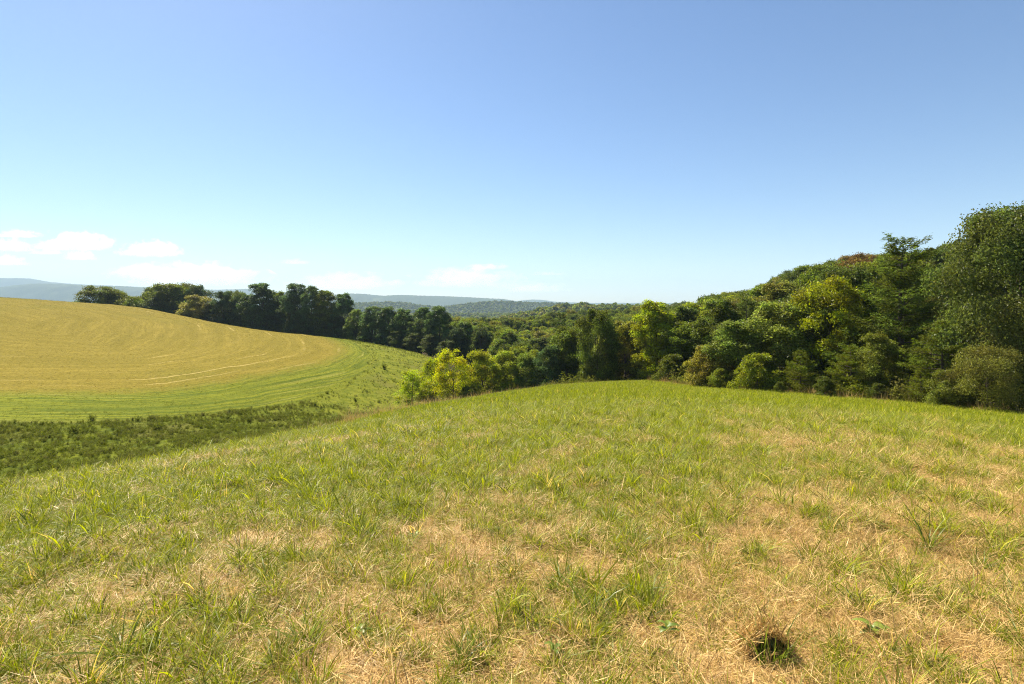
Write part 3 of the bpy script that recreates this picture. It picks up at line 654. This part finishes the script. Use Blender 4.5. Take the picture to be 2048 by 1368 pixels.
rv = np.array([(-4.4,-3.5,2.9),(4.4,-3.5,2.9),(4.4,0,5),(-4.4,0,5),(-4.4,3.5,2.9),(4.4,3.5,2.9),(-4.4,-3.5,3.08),(4.4,-3.5,3.08),(4.4,0,5.2),(-4.4,0,5.2),(-4.4,3.5,3.08),(4.4,3.5,3.08)])
rf = np.array([(0,3,2,1),(3,4,5,2),(6,7,8,9),(9,8,11,10),(0,1,7,6),(4,10,11,5)])
obj('roof', mesh('roof', rv, rf, ROOFM), house)
for wx in (-2.2, 2.2): obj('window', mesh('window', *box(wx-.5, wx+.5, -3.06, -3.003, .9, 2.2), PANE), house)

# ------------------------------------------------------------------ grasses
def blades(seed, n, h, wd_, spread, lean, curl, mat, name='tuft', segs=4, hj=.35, flat=0.0):
    r = np.random.default_rng(seed); a = r.uniform(0, 2*PI, n); rd = spread*np.sqrt(r.uniform(0, 1, n))
    root = np.stack([rd*np.cos(a), rd*np.sin(a), -.01+0*a], 1)
    hd = a+r.normal(0, 1.0, n); H = h*np.exp(r.normal(0, hj, n)); l0 = np.abs(r.normal(lean, lean*.5+.05, n)); cu = curl*r.uniform(.3, 1.6, n)
    t = np.linspace(0, 1, segs+1); ang = l0[:, None]+cu[:, None]*t[None]            # lean from the vertical along the blade
    st_ = H[:, None]/segs; dx = np.cumsum(np.sin(ang)*st_, 1)-np.sin(ang[:, :1])*st_; dz = np.cumsum(np.cos(ang)*st_, 1)-np.cos(ang[:, :1])*st_
    dz = np.maximum(dz, -.0+.012)*1.0
    c = root[:, None, :]+np.stack([dx*np.cos(hd)[:, None], dx*np.sin(hd)[:, None], dz+flat*r.uniform(0, 1, n)[:, None]], 2)
    tw = r.normal(0, .6, n); sd = np.stack([-np.sin(hd+tw), np.cos(hd+tw), .25*r.normal(size=n)], 1)
    wv = wd_*np.exp(r.normal(0, .25, n))[:, None]*np.clip(1-t[None]**2.2, .06, 1)*(.75+.25*np.minimum(t*5, 1))[None]
    v = np.stack([c-sd[:, None]*wv[..., None]*.5, c+sd[:, None]*wv[..., None]*.5], 2).reshape(-1, 3)
    k = segs+1; b = (np.arange(n)*k*2)[:, None]+np.arange(segs)[None]*2
    f = np.stack([b, b+1, b+3, b+2], -1).reshape(-1, 4)
    tone = np.repeat(r.beta(1.1, 1.2, n), k*2); tip = np.tile(np.repeat(t, 2), n)
    return mesh(name, v, f, mat, {'tone': tone, 'tip': tip}, True)
def leafy_weed(seed, n, h, sp, ls, mat):
    r = np.random.default_rng(seed); m = 7; az_ = r.uniform(0, 6.28, m); tip = np.stack([sp*r.uniform(.2, 1, m)*np.cos(az_), sp*r.uniform(.2, 1, m)*np.sin(az_), h*r.uniform(.55, 1.1, m)], 1)
    u = r.uniform(.15, 1, n); k = r.integers(0, m, n); p = tip[k]*u[:, None]**np.array([.8, .8, 1.0])+r.normal(0, ls*.55, (n, 3)); p[:, 2] = np.abs(p[:, 2])
    N = r.normal(size=(n, 3))*.6+np.array([0, 0, .9])
    return leaves('weed', p, N, ls*r.uniform(.6, 1.4, n), ls*.4, r.beta(2, 2, n), r.uniform(0, 1, n), mat, r)
SHORT = [blades(100+i, 24, .08, .0046, .07, .45, 1.0, GRASS) for i in range(5)]
MEDT = [blades(110+i, 24, .13, .0058, .06, .40, 1.1, GRASS) for i in range(5)]
TALL = [blades(120+i, 26, .185, .0075, .05, .34, 1.0, GRASS) for i in range(5)]
MAT = [blades(130+i, 66, .085, .0030, .17, 1.35, .35, STRAW, flat=.028, segs=2) for i in range(6)]
UPR = [blades(140+i, 10, .13, .003, .07, .5, .6, STRAW, segs=3) for i in range(4)]
FARG = [blades(150+i, 18, .17, .016, .22, .35, .8, GRASSF, segs=3) for i in range(5)]
BITS = [blades(160+i, 9, .15, .005, .2, 1.25, .3, STRAW, flat=.05, segs=2) for i in range(3)]
gz_all = SHORT+MEDT+TALL+UPR
def polar(n, r0, r1):                             # spread over a fan wider than the view; n is counted for a 100 degree fan
    a = 105 if r1 < 18 else 66; n = int(n*a/50); r0 = .4 if r0 < 1.3 else r0
    th = np.radians(rng.uniform(-a, a, n)); r = np.sqrt(rng.uniform(r0*r0, r1*r1, n)); return r*np.sin(th), r*np.cos(th)
def in_meadow(x, y):
    _, _, dw_, dd_, de_ = zones(x, y); return (dd_ < -8) & ((de_ > rng.uniform(-.6, .8, len(x))) | ((x < -4) & (y < 75)))
def tilt(n, k): 
    r = rng.normal(0, k, (n, 3)); r[:, 2] = rng.uniform(0, 6.28, n); return r
# low green and tufts, thinner where the thatch is dry
X, Y, I, SCL, DRY = [], [], [], [], []
for r0, r1, dens, kf in ((1.2, 9, 330, 1.0), (9, 17, 210, 1.1), (17, 28, 95, 1.4)):
    n = int(dens*(math.radians(100)/2)*(r1*r1-r0*r0)); x, y = polar(n, r0, r1); m = in_meadow(x, y); x, y = x[m], y[m]
    d = dryness(x, y); lush = wav(x, y, .45)*.65+wav(x+3, y, 1.6)*.35
    keep = rng.uniform(0, 1, len(x)) < np.clip(1.32-1.05*d, .2, 1); x, y, d, lush = x[keep], y[keep], d[keep], lush[keep]
    u = rng.uniform(0, 1, len(x))+.35*lush-.35*d
    k = np.where(u > .96, 10+rng.integers(0, 5, len(x)), np.where(u > .62, 5+rng.integers(0, 5, len(x)), rng.integers(0, 5, len(x))))
    k = np.where(rng.uniform(0, 1, len(x)) < .02+.06*d, 15+rng.integers(0, 4, len(x)), k)
    X.append(x); Y.append(y); I.append(k); SCL.append(rng.uniform(.5, 1.2, len(x))*kf*(1-.35*d)); DRY.append(np.clip(d*.72-.04+rng.normal(0, .16, len(x)), 0, 1))
for r0, r1, dens, kf in ((1.2, 6, 22, .95), (6, 12, 17, 1.1), (12, 28, 9, 1.35)):      # loose tufts that stand above the rest
    n = int(dens*(math.radians(100)/2)*(r1*r1-r0*r0)); x, y = polar(n, r0, r1); n = len(x); q_ = rng.integers(2, 8, n); rep = np.repeat(np.arange(n), q_); m = len(rep)
    sg = rng.uniform(.025, .07, n)[rep]*kf; x, y = x[rep]+rng.normal(0, 1, m)*sg, y[rep]+rng.normal(0, 1, m)*sg
    sz = (rng.uniform(.65, 1.25, n)*np.clip(1.15-.5*dryness(x[np.searchsorted(rep, np.arange(n))], y[np.searchsorted(rep, np.arange(n))]), .5, 1.1))[rep]
    dy = np.clip(rng.normal(.18, .15, n), 0, .6)[rep]; k = np.where(rng.uniform(0, 1, m) < .45, 10+rng.integers(0, 5, m), 5+rng.integers(0, 5, m)); ok_ = in_meadow(x, y)
    X.append(x[ok_]); Y.append(y[ok_]); I.append(k[ok_]); SCL.append((sz*kf*.85)[ok_]); DRY.append(dy[ok_])
X, Y, I, SCL, DRY = map(np.concatenate, (X, Y, I, SCL, DRY))
scatter('meadow_grass', np.stack([X, Y, ground(X, Y)], 1), I, tilt(len(X), .13), np.repeat(SCL[:, None], 3, 1), [('g', m_, (1,1,1)) for m_ in gz_all], {'dry': DRY, 'sheen': 0*X}, 'short yellow green grass growing through the thatch on the near hill', 'grass')
# dry thatch
X, Y, SCL = [], [], []
for r0, r1, dens, kf in ((1.2, 8, 210, .85), (8, 16, 60, 1.2), (16, 26, 14, 1.5)):
    n = int(dens*(math.radians(100)/2)*(r1*r1-r0*r0)); x, y = polar(n, r0, r1); m = in_meadow(x, y); x, y = x[m], y[m]
    keep = rng.uniform(0, 1, len(x)) < np.clip(dryness(x, y)*1.35-.02, .10, 1); x, y = x[keep], y[keep]
    X.append(x); Y.append(y); SCL.append(rng.uniform(.7, 1.4, len(x))*kf)
X, Y, SCL = map(np.concatenate, (X, Y, SCL)); rt = tilt(len(X), .16)
scatter('straw_thatch', np.stack([X, Y, ground(X, Y)], 1), np.where(rng.uniform(0, 1, len(X)) < .02, 6+rng.integers(0, 3, len(X)), rng.integers(0, 6, len(X))), rt, np.repeat(SCL[:, None], 3, 1), [('s', m_, (1,1,1)) for m_ in MAT+BITS], None, 'dry cut straw lying flat between the grass', 'straw')
# the farther part of the near hill
n = 190000; x, y = polar(n, 26, 98); m = in_meadow(x, y); x, y = x[m], y[m]; d = dryness(x, y)
scatter('far_meadow_grass', np.stack([x, y, ground(x, y)], 1), rng.integers(0, 5, len(x)), tilt(len(x), .12), np.repeat((rng.uniform(.7, 1.5, len(x)))[:, None], 3, 1), [('f', m_, (1,1,1)) for m_ in FARG], {'dry': np.clip(d*.8+rng.normal(0, .15, len(x)), 0, 1), 'sheen': 0*x}, 'grass carpeting the far end of the near hill up to its crest', 'grass')
# mown rim and hay stubble
def hay_mat():
    t = NT('cut_hay'); tone = t.attr('tone'); dry = t.attr('dry', 'INSTANCER')
    c = t.mix(dry, t.mix(tone, (.05,.08,.003), (.19,.20,.012)), t.mix(tone, (.085,.066,.006), (.31,.235,.042)))
    return t.leafy(c, c, .3, .7, .03)
HAYM = hay_mat(); HAYG = [blades(155+i, 18, .17, .016, .22, .5, .8, HAYM, segs=3) for i in range(5)]
n = 210000; x, y = rng.uniform(-240, -20, n), rng.uniform(50, 232, n); dt_, st_, dw_, dd_, de_ = zones(x, y)
m = (dw_ > -1) & (rng.uniform(0, 1, n) < np.where(dt_ > 0, .55, 1)) & (np.abs(x/y) < .95); x, y, dt_ = x[m], y[m], dt_[m]
dry = np.where(dt_+wav(x, y, 9)*2 > 0, .95, .12)+rng.normal(0, .16, len(x))
scatter('hay_stubble', np.stack([x, y, ground(x, y)], 1), rng.integers(0, 5, len(x)), tilt(len(x), .15), np.repeat((rng.uniform(.45, .85, len(x)))[:, None], 3, 1), [('f', m_, (1,1,1)) for m_ in HAYG], {'dry': np.clip(dry, 0, 1), 'sheen': 0*x}, 'cut stubble and short green rim grass on the hay field', 'grass')
# weeds in the draw and on the rough slope below the hay field
WD = [leafy_weed(170+i, 130, .45, .35, .10, WEEDM) for i in range(5)]+[blades(180+i, 46, .42, .016, .24, .3, .7, WEEDM, segs=3) for i in range(3)]+FARG[:3]
n = 110000; x, y = rng.uniform(-95, 5, n), rng.uniform(30, 200, n); dt_, st_, dw_, dd_, de_ = zones(x, y)
m = (dw_ < 1) & (dd_ > -12) & (y > 26) & ((dw_ > -36) | (y < 118)) & (np.abs(x/y) < 1.05) & ~((x > 6) & (y > 90)); x, y, dw_ = x[m], y[m], dw_[m]
c_ = wav(x, y, 5.5); keep = rng.uniform(0, 1, len(x)) < np.clip(.5+.5*c_+.35*sstep(95, 75, y), .15, 1); x, y, c_ = x[keep], y[keep], c_[keep]
up = sstep(95, 75, y)
k = np.where(rng.uniform(0, 1, len(x)) < .20+.45*up, rng.integers(0, 5, len(x)), 5+rng.integers(0, 3, len(x)))
k = np.where((k > 4) & (rng.uniform(0, 1, len(x)) > up*.75+.1), 8+rng.integers(0, 3, len(x)), k)
s = rng.uniform(.5, 1.05, len(x))*(.62+.33*up+.22*np.clip(c_, -.5, 1))
scatter('draw_weeds', np.stack([x, y, ground(x, y)], 1), k, tilt(len(x), .12), np.repeat(s[:, None], 3, 1), [('w', m_, (1,1,1)) for m_ in WD], {'dry': np.clip(rng.normal(.10, .14, len(x))+.10*wav(x, y, 17), 0, 1), 'sheen': 0*x}, 'rough weeds and uncut grass in the draw below the hay field', 'weeds')
# dry seed heads along the crest
SEED = [blades(190+i, 16, .55, .012, .25, .2, .35, STRAW, segs=3) for i in range(3)]
sx, sy = [], []
for a, b in zip(EDGE[:-1], EDGE[1:]):
    k = int(np.hypot(*(b-a))*7); t = rng.uniform(0, 1, k)[:, None]; p = a+(b-a)*t+rng.normal(0, .8, (k, 2)); sx.append(p[:, 0]); sy.append(p[:, 1])
sx, sy = np.concatenate(sx), np.concatenate(sy); m = (sy > 20) & (sx > -12); sx, sy = sx[m], sy[m]; n = len(sx)
scatter('seed_heads', np.stack([sx, sy, ground(sx, sy)], 1), rng.integers(0, 3, n), tilt(n, .1), np.repeat(rng.uniform(.6, 1.3, n)[:, None], 3, 1), [('h', m_, (1,1,1)) for m_ in SEED], None, 'dry brown seed heads fringing the crest of the near hill', 'grass')

ex, ey = [], []
for a, b in zip(EDGE[:-1], EDGE[1:]):
    d_ = (b-a)/np.hypot(*(b-a)); k = int(np.hypot(*(b-a))*9); t = rng.uniform(0, 1, k)[:, None]; p = a+(b-a)*t+np.array([-d_[1], d_[0]])*rng.uniform(-.3, 2.6, k)[:, None]*(1 if True else 0); ex.append(p[:, 0]); ey.append(p[:, 1])
ex, ey = np.concatenate(ex), np.concatenate(ey); _, _, _, _, de_ = zones(ex, ey); m = (ey > 18) & (ex > 4) & (de_ < .5); ex, ey = ex[m], ey[m]; n = len(ex)
scatter('edge_weeds', np.stack([ex, ey, ground(ex, ey)], 1), rng.integers(0, 5, n), tilt(n, .15), np.repeat(np.exp(rng.normal(.35, .45, n))[:, None], 3, 1), [('e', m_, (1,1,1)) for m_ in WD[:5]], {'dry': np.clip(rng.normal(.2, .2, n), 0, 1), 'sheen': 0*ex}, 'tangled weeds and brambles along the ragged foot of the woods', 'weeds')

# ------------------------------------------------------------------ single plants one can point at
def spot(px, py):                                 # first ground point on the line of sight
    Y = np.exp(np.linspace(math.log(1.5), math.log(240), 1600)); X = (px-1024)/F*Y; pr = YH+(CZ-ground(X, Y))/Y*F
    i = int(np.argmax(pr <= py)); return X[i], Y[i]
CLUMP = [blades(200+i, 60, .26, .0085, .06, .35, 1.0, GRASS, 'grass_clump') for i in range(3)]
def clump_mat(name, a, b):
    t = NT(name); tone = t.attr('tone'); c = t.mix(tone, a, b); h = t.n('ShaderNodeHueSaturation'); h.inputs['Value'].default_value = 1.5; t.l(c, h.inputs['Color'])
    return t.leafy(c, h.outputs[0], .38, .42, .5)
CG = clump_mat('clump_green', (.05,.095,.005), (.22,.27,.02)); PALE = clump_mat('weed_green', (.10,.16,.012), (.22,.28,.03))
for m_ in CLUMP: m_.materials.clear(); m_.materials.append(CG)
for k, (a, b, s, lab) in enumerate([(1115,1185,.85,'dense bright green grass clump in the middle of the foreground'), (1190,1240,1.0,'arching grass clump just right of and below the dense bright clump'),
    (735,1075,1.0,'dark tall grass clump at the left centre of the near hill'), (1275,1090,.9,'dark upright grass clump in the middle distance right of centre'),
    (245,1310,1.1,'large dark grass clump near the bottom left corner'), (1860,1100,1.2,'large spreading grass clump near the right side'),
    (1960,1140,.9,'low dark grass clump close to the right border'), (610,1290,1.0,'leafy grass clump at the bottom left of centre'), (920,1330,.9,'ragged grass clump at the bottom centre'), (620,1000,1.0,'rounded bright grass clump on the upper left of the near hill')]):
    s *= .72; x, y = spot(a, b); o = obj('grass_clump', CLUMP[k % 3], None, (x, y, gz(x, y))); o.scale = (s, s, s); o.rotation_euler = (0, 0, k*1.3)
    tag(o, lab, 'grass clump', 'tall grass clumps on the near hill')
def rosette(seed, n, L, W):
    r = np.random.default_rng(seed); vs, fs, tn = [], [], []
    for i in range(n):
        a = i*2.4+r.normal(0, .2); t = np.linspace(0, 1, 7); l = L*r.uniform(.7, 1.15); up = r.uniform(.35, .9)
        c = np.stack([np.cos(a)*l*t*.85, np.sin(a)*l*t*.85, .02+.05*(i/n)+l*(up*t-.55*t*t)], 1); wv = W*np.sin(np.clip(t*.93+.07, 0, 1)*PI)**.8*r.uniform(.8, 1.1)
        sd = np.array([-math.sin(a), math.cos(a), 0]); upv = np.array([0, 0, 1.0])
        v = np.stack([c-sd*wv[:, None]+upv*wv[:, None]*.3, c, c+sd*wv[:, None]+upv*wv[:, None]*.3], 1).reshape(-1, 3); o = len(vs)*21
        vs.append(v); tn.append(np.full(21, r.uniform(0, 1)))
        for j in range(6):
            for k in range(2): fs.append((o+j*3+k, o+j*3+k+1, o+j*3+k+4, o+j*3+k+3))
    return mesh('broad_weed', np.vstack(vs), np.array(fs), PALE, {'tone': np.concatenate(tn)}, True)
for k, (a, b, n, L, W, lab) in enumerate([(1112,1318,5,.075,.016,'three leaved pale seedling on bare straw at the bottom centre'), (1745,1275,8,.11,.02,'broad leaved green weed right of the dark hollow'),
    (722,1280,6,.07,.014,'small broad leaved weed on straw left of the bottom centre'), (1335,1275,6,.09,.016,'pale broad leaved weed left of the dark hollow'), (830,1085,6,.08,.016,'bright little broad leaved weed beside the dark tall clump')]):
    x, y = spot(a, b); o = obj('broadleaf_weed', rosette(300+k, n, L, W), None, (x, y, gz(x, y))); o.rotation_euler = (0, 0, k)
    tag(o, lab, 'weed', 'broad leaved weeds in the foreground')
# the dark hollow: a mouth of straw leaning over shaded grass
x, y = spot(1545, 1325); hol = tag(obj('grass_hollow', None, None, (x, y, gz(x, y))), 'dark hollow under an arch of straw with grass growing in it at bottom right', 'grass hollow')
r = np.random.default_rng(5)
DK = plain('hollow_shade', (.02,.016,.01), (.04,.03,.02), 20)  # near-black: the hollow's inner shade put into the colour
arch_v, arch_f = [], []
def arch():
    n = 420; a = r.uniform(.0, PI, n); R0 = r.uniform(.085, .118, n); vs = []; fs = []
    for i in range(n):
        b = np.array([R0[i]*math.cos(a[i])*1.05, .05+r.uniform(-.03, .12), R0[i]*math.sin(a[i])*1.15]); d = unit(np.array([math.cos(a[i])*.5+r.normal(0, .25), r.uniform(-.2, .7), -.75+r.normal(0, .3)])) if r.uniform() < .7 else unit(r.normal(size=3))
        l = r.uniform(.08, .2); p0, p1 = b-d*l*.4, b+d*l*.6; p0[2] = max(p0[2], 0); p1[2] = max(p1[2], 0); s = unit(np.cross(d, r.normal(size=3)))*.0018
        vs += [p0-s, p0+s, p1+s, p1-s]; fs.append((4*i, 4*i+1, 4*i+2, 4*i+3))
    return mesh('straw_arch', np.array(vs), np.array(fs), STRAW, {'tone': np.repeat(r.beta(2, 2, n), 4)})
obj('straw_arch', arch(), hol)
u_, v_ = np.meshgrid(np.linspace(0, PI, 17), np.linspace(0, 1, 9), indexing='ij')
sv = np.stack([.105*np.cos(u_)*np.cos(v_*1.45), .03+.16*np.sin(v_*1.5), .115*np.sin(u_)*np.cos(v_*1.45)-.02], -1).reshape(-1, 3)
i, j = np.meshgrid(np.arange(16), np.arange(8), indexing='ij'); obj('hollow_shade_shell', mesh('hollow_shade_shell', sv, np.stack([i*9+j, i*9+j+1, (i+1)*9+j+1, (i+1)*9+j], -1).reshape(-1, 4), DK, None, True), hol)  # dark shell added behind the arch to stand for the shadow inside
gm = blades(211, 90, .15, .008, .08, .25, .6, CG, 'inner_grass'); go_ = obj('inner_grass', gm, hol, (0, .0, 0))
# dark weed clumps standing out in the draw
BW = [leafy_weed(220+i, 420, .75, .65, .12, WEEDM) for i in range(3)]
def stems(seed, h, sp):
    r = np.random.default_rng(seed); P_ = []
    for i in range(9):
        a = r.uniform(0, 6.28); l = sp*r.uniform(.2, .9); s_ = np.linspace(0, 1, 4); P_.append(tube(np.stack([l*np.cos(a)*s_**1.3, l*np.sin(a)*s_**1.3, h*r.uniform(.6, 1)*s_], 1), np.linspace(.012, .004, 4), 4))
    v, f = join(P_); return mesh('stem', v, f, BARK, None, True)
BS = [stems(230+i, .7, .6) for i in range(3)]
for k, (a, b, s, lab) in enumerate([(390,888,1.15,'darkest weed clump low in the draw near the near hill'), (352,905,.8,'small dark weed left of and below the darkest clump'), (185,843,1.2,'bushy weed clump at the upper edge of the draw far left'), (275,842,.9,'upright dark weed at the upper edge of the draw'),
    (320,860,1.2,'wide bushy weed in the middle of the draw'), (500,846,1.0,'dark weed clump at the right part of the draw'), (455,838,.9,'weed clump on the upper edge of the draw right of its middle'), (630,812,1.1,'bluish dark weed clump on the mown rim below the hay field'), (712,803,.9,'lone dark weed on the rough slope left of the small yellow tree'), (757,805,.8,'thin weed close to the small yellow tree'), (655,788,.8,'lone weed on the green rim above the draw'), (770,738,1.7,'brown dry weed patch near the corner of the hay field'), (105,915,1.0,'weed clump in the lower left part of the draw'), (150,865,1.3,'broad weed clump left of the middle of the draw'), (240,870,1.1,'dark weed clump in the centre of the draw')]):
    x, y = spot(a, b); o = obj('weed_clump', None, None, (x, y, gz(x, y)-.05)); obj('foliage', BW[k % 3], o); obj('stem', BS[k % 3], o); o.scale = (s, s, s*.95); o.rotation_euler = (0, 0, k*2.1); tag(o, lab, 'weed clump', 'dark weed clumps in the draw')
# stump-like post in the crest grass
x, y = spot(1304, 768); ps = obj('dark_stem', leafy_weed(240, 60, .8, .08, .09, WEEDM), None, (x, y, gz(x, y))); tag(ps, 'single dark upright weed stem near the crest right of its top', 'weed')

# ------------------------------------------------------------------ clouds: puffs of vapour beyond the haze
def cloud_mat(seed, dens):
    t = NT('cloud_vapour'); tc = t.n('ShaderNodeTexCoord').outputs['Object']; sp = t.n('ShaderNodeSeparateXYZ'); t.l(tc, sp.inputs[0])
    mp = t.n('ShaderNodeVectorMath', operation='MULTIPLY_ADD'); t.l(tc, mp.inputs[0]); mp.inputs[1].default_value = (1.9, 1.9, .8); mp.inputs[2].default_value = (seed*3.7, seed*1.3, 0)
    n = t.noise(1.7, mp.outputs[0], 7, .6)
    ln = t.n('ShaderNodeVectorMath', operation='LENGTH'); sc = t.n('ShaderNodeVectorMath', operation='MULTIPLY'); t.l(tc, sc.inputs[0]); sc.inputs[1].default_value = (1, 1, 1); t.l(sc.outputs[0], ln.inputs[0])
    body = t.math('SUBTRACT', t.math('ADD', t.math('SUBTRACT', 1.0, ln.outputs['Value']), t.math('MULTIPLY', t.math('SUBTRACT', n, .5), 3.2)), .36)
    d = t.math('MULTIPLY', t.ramp(body, 0, .22), t.ramp(sp.outputs[2], -.45, -.2))
    d = t.math('MULTIPLY', d, dens*.5)
    pv = t.n('ShaderNodeVolumePrincipled'); pv.inputs['Color'].default_value = (1, 1, 1, 1); pv.inputs['Anisotropy'].default_value = .5; t.l(d, pv.inputs['Density']); t.l(pv.outputs[0], t.out.inputs['Volume'])
    return t.m
def sphere(n=24, m=12):
    u, v = np.meshgrid(np.linspace(0, 2*PI, n, endpoint=False), np.linspace(0, PI, m+1), indexing='ij')
    p = np.stack([np.cos(u)*np.sin(v), np.sin(u)*np.sin(v), np.cos(v)], -1).reshape(-1, 3); i, j = np.meshgrid(np.arange(n), np.arange(m), indexing='ij')
    return p, np.stack([i*(m+1)+j, i*(m+1)+j+1, ((i+1) % n)*(m+1)+j+1, ((i+1) % n)*(m+1)+j], -1).reshape(-1, 4)
SP = sphere()
for k, (a, b, wpx, hpx, D, dn, lab) in enumerate([(146,488,150,42,14500,.006,'largest puffy white cloud at the left above the hay field'), (298,503,125,36,14500,.006,'puffy white cloud right of the largest cloud'),
    (38,470,85,18,15000,.004,'thin flat cloud at the upper left'), (22,494,90,32,15000,.005,'white cloud cut by the left picture border'), (162,514,70,22,15000,.005,'small cloud under the largest cloud'),
    (14,524,80,24,16000,.005,'low cloud by the left border just above the far ridge'), (92,505,80,12,15000,.003,'faint cloud wisp linking two left clouds'), (380,557,300,52,20000,.0028,'long low cloud bank above the broad dark tree'), (972,535,95,15,18000,.003,'thin flat cloud over the middle of the valley'),
    (930,562,220,46,20000,.0025,'pale cloud bank over the middle ridge'), (590,525,70,12,18000,.0022,'tiny cloud scrap above the high tree line'), (690,570,240,40,21000,.0022,'pale cloud bank rising behind the high tree line'), (1095,548,80,10,18000,.0018,'faint scrap of cloud right of the thin flat cloud'), (1060,578,160,24,21000,.0018,'faint low cloud over the far right ridge')]):
    m_ = mesh('cloud', *SP, cloud_mat(k+1, dn)); o = obj('cloud', m_, None, P(a, b, D)); s = D/F
    o.scale = (wpx/2*s*1.2, wpx/2*s*.6, hpx/2*s*1.5); tag(o, lab, 'cloud', 'white clouds low over the horizon')

# ------------------------------------------------------------------ air
t = NT('haze_air'); pv = t.n('ShaderNodeVolumePrincipled'); pv.inputs['Color'].default_value = (.56,.75,1,1); pv.inputs['Density'].default_value = 8.5e-5; pv.inputs['Anisotropy'].default_value = 0.0
t.l(pv.outputs[0], t.out.inputs['Volume'])
hv, hf = box(-11500, 11500, -11500, 11500, -80, 520)
tag(obj('haze', mesh('haze', hv, hf, t.m)), kind='stuff')
